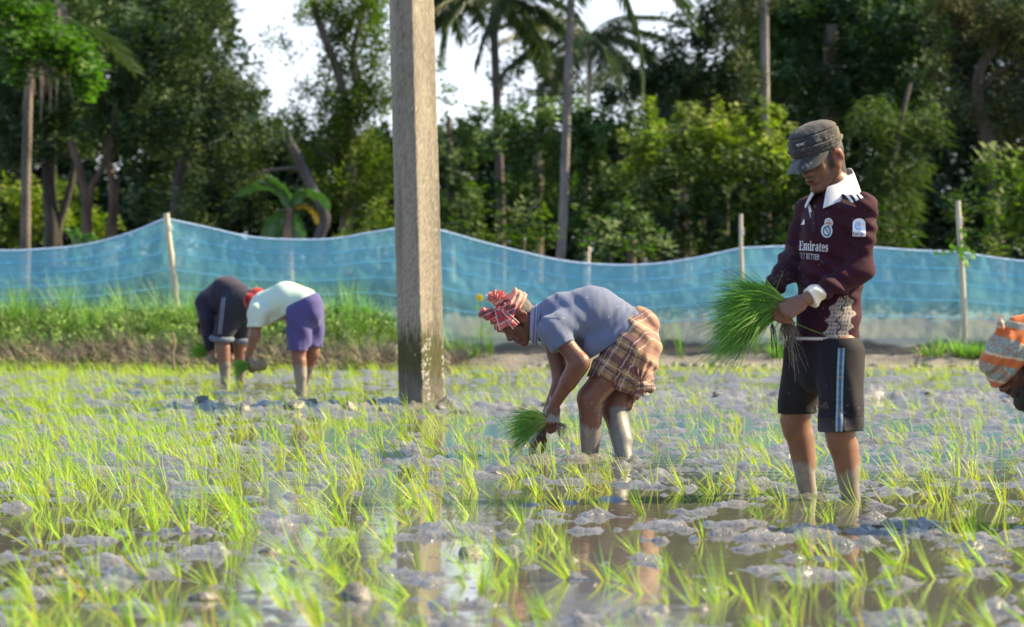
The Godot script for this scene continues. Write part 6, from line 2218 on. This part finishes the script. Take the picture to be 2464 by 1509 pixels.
	folds(tf, func(p: Vector3) -> float: return 0.010 * n_a.get_noise_3d(p.x * 5.0, p.y * 2.0, p.z * 4.0) + 0.006 * sin(p.x * 40.0 + p.y * 30.0 + 5.0 * n_a.get_noise_3dv(p * 1.5)))
	var ly := J(D, 718, 844).y
	tf.each(func(p: Vector3, d: float) -> float:
		d = maxf(d, ly + (0.03 if p.x > J(D, 742, 0).x else 0.0) - p.y)
		d = maxf(d, -hn.dot(p - h0) - 0.05)
		if p.y < ly + 0.06: d = maxf(d, 0.078 - minf(seg(p, lh, lk), seg(p, rh, rk)))
		return d)
	var ta := Acc.new()
	tf.extract(ta, Transform3D.IDENTITY, func(p: Vector3, _n: Vector3) -> Color:
		return Color(0.058, 0.054, 0.165).lerp(Color(0.075, 0.066, 0.19), 0.5 + 0.5 * n_b.get_noise_3dv(p)))
	part("shorts", ta.mesh(base), cloth(0.85, 0.25, 77, 14.0, 0.3), o)
	# his red headcloth, seen over the shoulder
	var rf := Field.new(Vector3(-0.13, -0.05, -0.15), Vector3(0.13, 0.18, 0.15), 0.007, 0.008)
	rf.ell(Vector3(0, 0.05, -0.012), Vector3(0.09, 0.088, 0.108))
	rf.cap(Vector3(-0.08, 0.03, 0.0), Vector3(0.08, 0.05, -0.02), 0.05, 0.05)
	rf.cap(Vector3(0.06, 0.02, -0.04), Vector3(0.10, -0.02, -0.09), 0.03, 0.02)
	rf.finish()
	var ra_ := Acc.new()
	rf.extract(ra_, hp, func(p: Vector3, _n: Vector3) -> Color: return Color(0.32, 0.018, 0.016) if fposmod(p.x + p.z + p.y * 0.6, 0.06) > 0.014 else Color(0.10, 0.02, 0.02))
	var ho := thing("headcloth", "plain red headcloth of the man in the pale shirt, just above his shoulder", "headcloth", hd)
	part("wrap", ra_.mesh(hd), cloth(0.9, 0.3, 78, 14.0, 0.3), ho)
	sheaf_of("muddy seedling sheaf with root clump in the left hand of the pale shirted man", lw + Vector3(0.01, -0.07, 0.02), Vector3(-0.9, -0.1, 0.2), 190, 0.17, 41, true)

func sheaf_of(label: String, grip: Vector3, axis: Vector3, n: int, long: float, sd: int, clump: bool) -> void:
	var bo := thing("seedling_sheaf", label, "seedlings", grip)
	var ba := Acc.new()
	sheaf(ba, grip, axis, Vector3.UP, n, long, 0.45, 0.02, Color(0.32, 0.36, 0.07), Color(0.12, 0.27, 0.03), 0.2, sd)
	part("blades", ba.mesh(grip), vmat(0.42, Color(0.8, 0.95, 0.5), 0.4), bo, "stuff")
	var ro := Acc.new()
	roots(ro, grip - axis.normalized() * 0.03, -axis + Vector3(0, -0.4, 0), 30, 0.08, 0.3, sd + 1)
	part("roots", ro.mesh(grip), vmat(0.8), bo, "stuff")
	if clump:
		var cf := field_of([[grip + Vector3(0.04, 0.0, 0.02), grip + Vector3(0.11, 0.0, 0.02), 0.035, 0.042]], 0.006, 0.01)
		folds(cf, func(p: Vector3) -> float: return 0.014 * n_b.get_noise_3dv(p * 5.0))
		var ca := Acc.new()
		cf.extract(ca, Transform3D.IDENTITY, func(p: Vector3, _n: Vector3) -> Color: return Color(0.20, 0.17, 0.09) * (0.7 + 0.6 * absf(n_c.get_noise_3dv(p * 3.0))))
		part("root_clump", ca.mesh(grip), vmat(0.9), bo)

func man_in_dark() -> void:
	var D := 27.0
	var base := J(D, 550, 920)
	base.y = 0.0
	var o := thing("person", "man bent over at the bank in dark long sleeved shirt and rolled black trousers", "person", base)
	var pv := J(D, 572, 728)
	var mi := J(D, 545, 712, -0.12)
	var ch := J(D, 515, 728, -0.22)
	var ls := J(D, 489, 730, -0.14)
	var rs := J(D, 545, 722, -0.40)
	var le := J(D, 497, 772, -0.06)
	var lw := J(D, 506, 836, -0.04)
	var re := J(D, 560, 790, -0.42)
	var rw := J(D, 560, 840, -0.40)
	var nk := J(D, 503, 745, -0.32)
	var hd := J(D, 500, 775, -0.40)
	var lh := J(D, 558, 745, 0.06)
	var rh := J(D, 588, 745, -0.04)
	var lk := J(D, 534, 812, 0.06)
	var rk := J(D, 576, 815, -0.10)
	var la := J(D, 545, 918, 0.06)
	var ra := J(D, 580, 905, -0.16)
	la.y = -0.05
	ra.y = -0.05
	var body := Acc.new()
	field_of([[pv, mi, 0.13, 0.13], [mi, ch, 0.13, 0.12], [ls.lerp(rs, 0.15), rs.lerp(ls, 0.15), 0.06, 0.06], [ch, nk, 0.09, 0.06], [nk, hd, 0.055, 0.053], [ls, le, 0.05, 0.043], [le, lw, 0.043, 0.03], [rs, re, 0.05, 0.042], [re, rw, 0.042, 0.03],
		[lh, lk, 0.09, 0.062], [rh, rk, 0.09, 0.062], [lk, la, 0.060, 0.042], [rk, ra, 0.06, 0.042], [lk.lerp(la, 0.2) + Vector3(0.01, 0, 0.015), lk.lerp(la, 0.5) + Vector3(0.008, 0, 0.015), 0.052, 0.045], [la, la + Vector3(-0.1, -0.03, -0.1), 0.038, 0.03], [ra, ra + Vector3(-0.1, -0.03, -0.1), 0.038, 0.03]], 0.012, 0.011).extract(body, Transform3D.IDENTITY, skin_paint(SKIN, 0.20))
	var hp := head_place(hd, Vector3(-0.45, -0.75, -0.5), Vector3(-0.3, -0.55, -0.75))
	head(body, hp, SKIN, 0.3, 0.0)
	var mp := func(p: Vector3, _n: Vector3) -> Color: return SKIN if n_b.get_noise_3dv(p * 3.0) < 0.1 else WET_MUD
	hand(body, lw, Vector3(0.05, -0.98, 0.1), Vector3(-0.5, 0.1, 0.85), 1.0, [0.5, 0.7, 0.5], 1.05, mp)
	hand(body, rw, Vector3(0.0, -0.98, 0.0), Vector3(0.8, 0.1, 0.5), -1.0, [0.5, 0.7, 0.5], 1.0, mp)
	part("body", body.mesh(base), skin_mat(), o)
	part("hair", shift(hair(hp, 0.0, Color(0.02, 0.016, 0.014), 0.2), base), vmat(0.6), o)
	var h0 := J(D, 606, 706)
	var h1 := J(D, 528, 712)
	var sf := field_of([[pv + Vector3(-0.02, 0.03, -0.02), mi, 0.150, 0.170], [mi, ch, 0.170, 0.150], [ls.lerp(rs, 0.1), rs.lerp(ls, 0.1), 0.08, 0.08], [ls, le, 0.078, 0.066], [le, lw, 0.064, 0.046], [rs, re, 0.075, 0.06], [re, rw, 0.06, 0.045], [ch, nk, 0.11, 0.075]], 0.010, 0.013)
	folds(sf, func(p: Vector3) -> float: return 0.012 * n_a.get_noise_3d(p.x * 4.0, p.y * 4.0, p.z * 3.0))
	sf.each(func(p: Vector3, d: float) -> float:
		if p.x > ls.x + 0.16: d = maxf(d, J(D, 560, 748).y - 0.22 * (p.x - pv.x) * -1.0 - p.y) if p.z > -D - 0.25 else d
		return maxf(d, 0.058 - seg(p, nk, hd)))
	var sa := Acc.new()
	sf.extract(sa, Transform3D.IDENTITY, func(p: Vector3, _n: Vector3) -> Color:
		return Color(0.016, 0.015, 0.030).lerp(Color(0.026, 0.020, 0.034), 0.5 + 0.5 * n_b.get_noise_3dv(p)))
	part("shirt", sa.mesh(base), cloth(0.85, 0.25, 79, 12.0, 0.3), o)
	var tf := field_of([[pv + Vector3(0.01, 0.0, 0.01), pv - Vector3(0, 0.06, 0), 0.155, 0.145], [lh, lk, 0.115, 0.088], [rh, rk, 0.115, 0.088], [J(D, 590, 725, 0.05), J(D, 588, 745, 0.05), 0.095, 0.095]], 0.010, 0.012)
	folds(tf, func(p: Vector3) -> float: return 0.010 * n_a.get_noise_3d(p.x * 5.0, p.y * 2.0, p.z * 4.0))
	var ly := J(D, 540, 812).y
	tf.each(func(p: Vector3, d: float) -> float:
		d = maxf(d, ly - p.y)
		if p.y < ly + 0.06: d = maxf(d, 0.074 - minf(seg(p, lh, lk), seg(p, rh, rk)))
		return maxf(d, p.y - J(D, 575, 694).y))
	var ta := Acc.new()
	tf.extract(ta, Transform3D.IDENTITY, func(p: Vector3, _n: Vector3) -> Color:
		return Color(0.016, 0.018, 0.026).lerp(Color(0.028, 0.03, 0.04), 0.5 + 0.5 * n_b.get_noise_3dv(p)))
	part("trousers", ta.mesh(base), cloth(0.8, 0.1, 80, 12.0, 0.3), o)
	for k in 2:
		var at: Vector3 = [lk, rk][k]
		var ca := Acc.new()
		var pts := []
		var rad := []
		for q in 21:
			var an := TAU * q / 20.0
			pts.append(at + Vector3(cos(an) * 0.090, -0.01 + 0.012 * cos(an + 2.0), sin(an) * 0.090))
			rad.append(0.026)
		ca.tube(pts, rad, Color(0.10, 0.12, 0.16), 8, false)
		part("rolled_cuff", ca.mesh(base), cloth(), o)
	var st := Acc.new()
	for e in [0.0, 5.0]:
		for s in 8:
			var a := Vector2(536 - 1.3 * s + e, 716 + 11.0 * s)
			stick(st, tf, D, [a, a + Vector2(1.8, 0), a + Vector2(0.5, 11), a + Vector2(-1.3, 11)], Color(0.28, 0.30, 0.36), 0.004)
	part("side_stripe", st.mesh(base), cloth(), o)
	sheaf_of("bright sheaf of seedlings held low in front of the man in the dark shirt", lw + Vector3(-0.02, -0.06, -0.02), Vector3(-0.85, 0.42, 0.1), 200, 0.24, 51, false)

# ---------------------------------------------------------------- the man whose head comes in at the right edge

func man_at_edge() -> void:
	var D := 10.8
	var base := J(D, 2740, 1270)
	base.y = 0.0
	var o := thing("person", "bearded man bending in from the right edge with an orange checked turban", "person", base)
	var hd := J(D, 2452, 876)
	var nk := J(D, 2535, 880)
	var ch := J(D, 2600, 845)
	var mi := J(D, 2700, 850)
	var pv := J(D, 2800, 905)
	var ls := J(D, 2570, 885, 0.18)
	var rs := J(D, 2570, 885, -0.18)
	var le := J(D, 2600, 1040, 0.22)
	var re := J(D, 2590, 1040, -0.2)
	var lw := J(D, 2520, 1200, 0.16)
	var rw := J(D, 2530, 1210, -0.1)
	var lh := J(D, 2790, 925, 0.09)
	var rh := J(D, 2800, 925, -0.09)
	var lk := J(D, 2680, 1120, 0.12)
	var rk := J(D, 2760, 1140, -0.1)
	var la := J(D, 2720, 1290, 0.1)
	var ra := J(D, 2810, 1270, -0.1)
	la.y = -0.05
	ra.y = -0.05
	var body := Acc.new()
	field_of([[pv, mi, 0.14, 0.135], [mi, ch, 0.135, 0.12], [ls.lerp(rs, 0.15), rs.lerp(ls, 0.15), 0.06, 0.06], [ch, nk, 0.1, 0.06], [nk, hd + Vector3(0.02, 0, 0), 0.058, 0.055], [ls, le, 0.05, 0.043], [le, lw, 0.043, 0.029], [rs, re, 0.05, 0.042], [re, rw, 0.042, 0.029], [lh, lk, 0.09, 0.06], [rh, rk, 0.09, 0.06], [lk, la, 0.056, 0.04], [rk, ra, 0.056, 0.04]], 0.012, 0.011).extract(body, Transform3D.IDENTITY, skin_paint(SKIN_DARK, 0.13))
	var hp := head_place(hd, Vector3(-0.77, -0.60, 0.2), Vector3(-0.62, 0.78, 0.05))
	head(body, hp, SKIN_DARK, 0.95, 0.0)
	hand(body, lw, Vector3(-0.2, -0.95, 0.1), Vector3(-0.3, 0.1, 0.9), 1.0, [0.6, 0.8, 0.6], 1.0, skin_paint(SKIN_DARK, 0.3))
	hand(body, rw, Vector3(-0.2, -0.95, 0.1), Vector3(-0.8, 0.1, 0.3), -1.0, [0.6, 0.8, 0.6], 1.0, skin_paint(SKIN_DARK, 0.3))
	part("body", body.mesh(base), skin_mat(), o)
	# full dark beard
	var bf := Field.new(Vector3(-0.09, -0.17, -0.03), Vector3(0.09, 0.0, 0.13), 0.005, 0.008)
	for s in [-1.0, 1.0]:
		bf.cap(Vector3(s * 0.062, -0.035, 0.008), Vector3(s * 0.05, -0.085, 0.03), 0.012, 0.022)
		bf.cap(Vector3(s * 0.05, -0.085, 0.03), Vector3(0, -0.115, 0.075), 0.022, 0.026)
		bf.cap(Vector3(s * 0.028, -0.065, 0.075), Vector3(0, -0.05, 0.092), 0.009, 0.008)
	bf.cap(Vector3(0, -0.11, 0.07), Vector3(0, -0.14, 0.075), 0.026, 0.016)
	bf.finish()
	folds(bf, func(p: Vector3) -> float: return 0.006 * n_c.get_noise_3d(p.x * 4.0, p.y * 1.5, p.z * 4.0))
	var be := Acc.new()
	bf.extract(be, hp, func(_p: Vector3, _n: Vector3) -> Color: return Color(0.016, 0.012, 0.011))
	part("beard", be.mesh(base), vmat(0.7), o)
	var sf := field_of([[pv, mi, 0.16, 0.165], [mi, ch, 0.165, 0.145], [ls.lerp(rs, 0.1), rs.lerp(ls, 0.1), 0.08, 0.08], [ls, le, 0.075, 0.066], [rs, re, 0.075, 0.066], [ch, nk.lerp(ch, 0.5), 0.12, 0.08]], 0.012, 0.013)
	folds(sf, func(p: Vector3) -> float: return 0.012 * n_a.get_noise_3d(p.x * 4.0, p.y * 4.0, p.z * 3.0))
	var sa := Acc.new()
	sf.extract(sa, Transform3D.IDENTITY, func(p: Vector3, _n: Vector3) -> Color: return Color(0.20, 0.13, 0.09) * (0.9 + 0.2 * n_b.get_noise_3dv(p)))
	part("shirt", sa.mesh(base), cloth(), o)
	var tf := field_of([[pv, pv - Vector3(0.02, 0.06, 0), 0.165, 0.15], [lh, lk.lerp(lh, 0.1), 0.12, 0.1], [rh, rk.lerp(rh, 0.1), 0.12, 0.1]], 0.012, 0.013)
	var ta := Acc.new()
	tf.extract(ta, Transform3D.IDENTITY, func(p: Vector3, _n: Vector3) -> Color: return plaid(p.x, p.y, Color(0.2, 0.2, 0.24)))
	part("lungi", ta.mesh(base), cloth(), o)
	# turban
	var at := hp * Vector3(0, 0.06, 0)
	var to := thing("turban", "orange turban with teal and cream checks at the right edge of the picture", "turban", at)
	var f := Field.new(Vector3(-0.15, -0.07, -0.17), Vector3(0.15, 0.19, 0.16), 0.0055, 0.007)
	f.ell(Vector3(0, 0.050, -0.012), Vector3(0.090, 0.092, 0.112))
	for k in 36:
		var a := TAU * k / 36.0
		var b := TAU * (k + 1) / 36.0
		for w in 3:
			var y: float = [0.022, 0.05, 0.08][w]
			var tilt: float = [-0.25, 0.15, -0.05][w]
			var g := 1.04 - 0.07 * w
			f.cap(Vector3(sin(a) * 0.084 * g, y + tilt * 0.06 * cos(a), cos(a) * 0.104 * g - 0.008), Vector3(sin(b) * 0.084 * g, y + tilt * 0.06 * cos(b), cos(b) * 0.104 * g - 0.008), 0.021, 0.021)
	f.cap(Vector3(0.02, 0.10, -0.07), Vector3(0.03, 0.09, -0.12), 0.05, 0.045)
	f.cap(Vector3(0.03, 0.135, -0.01), Vector3(0.05, 0.165, -0.02), 0.018, 0.014)
	f.finish()
	f.each(func(p: Vector3, d: float) -> float:
		var inner := Vector3(p.x / 0.076, (p.y - 0.035) / 0.088, (p.z + 0.012) / 0.098).length() - 1.0
		d += 0.003 * sin(p.y * 150.0 + p.z * 60.0 + 5.0 * n_a.get_noise_3dv(p * 5.0))
		d = maxf(d, 0.004 + 0.25 * maxf(0.0, -0.02 - p.z) * 0.4 - 0.25 * maxf(0.0, p.z - 0.03) - p.y)
		return maxf(d, -inner * 0.06))
	var tu := Acc.new()
	f.extract(tu, hp, func(p: Vector3, _n: Vector3) -> Color:
		var s := p.y * 0.8 - p.z * 0.75 + p.x * 0.3
		var c := Color(0.50, 0.12, 0.03)
		if p.z > -0.01 or p.y < 0.035:
			# small checks on the band over the brow
			c = Color(0.20, 0.24, 0.20)
			var cx := fposmod(p.x * 0.6 + p.z, 0.022)
			var cy := fposmod(p.y - p.x * 0.4, 0.02)
			if cx < 0.009 and cy < 0.009: c = Color(0.42, 0.14, 0.06)
			elif cx < 0.003 or cy < 0.003: c = Color(0.34, 0.35, 0.27)
			if fposmod(s, 0.11) < 0.035: c = Color(0.48, 0.13, 0.04)
			elif fposmod(s, 0.11) < 0.045: c = Color(0.55, 0.42, 0.26)
		elif fposmod(s, 0.075) < 0.02: c = Color(0.26, 0.25, 0.19)
		elif fposmod(s, 0.075) < 0.026: c = Color(0.56, 0.42, 0.27)
		return c)
	part("wrap", tu.mesh(at), cloth(0.9, 0.3, 81, 16.0, 0.4), to)

func men() -> void:
	standing_man()
	bent_man()
	man_in_white()
	man_in_dark()
	man_at_edge()

func _ready() -> void:
	rng.seed = 20240
	n_a.seed = 11
	n_a.frequency = 0.8
	n_a.fractal_octaves = 3
	n_b.seed = 23
	n_b.frequency = 2.6
	n_b.fractal_octaves = 3
	n_c.seed = 37
	n_c.frequency = 11.0
	n_c.fractal_octaves = 3
	lights_and_camera()
	field()
	concrete_pole()
	blue_net()
	trees()
	bank_plants()
	clods()
	scraps()
	rice()
	men()
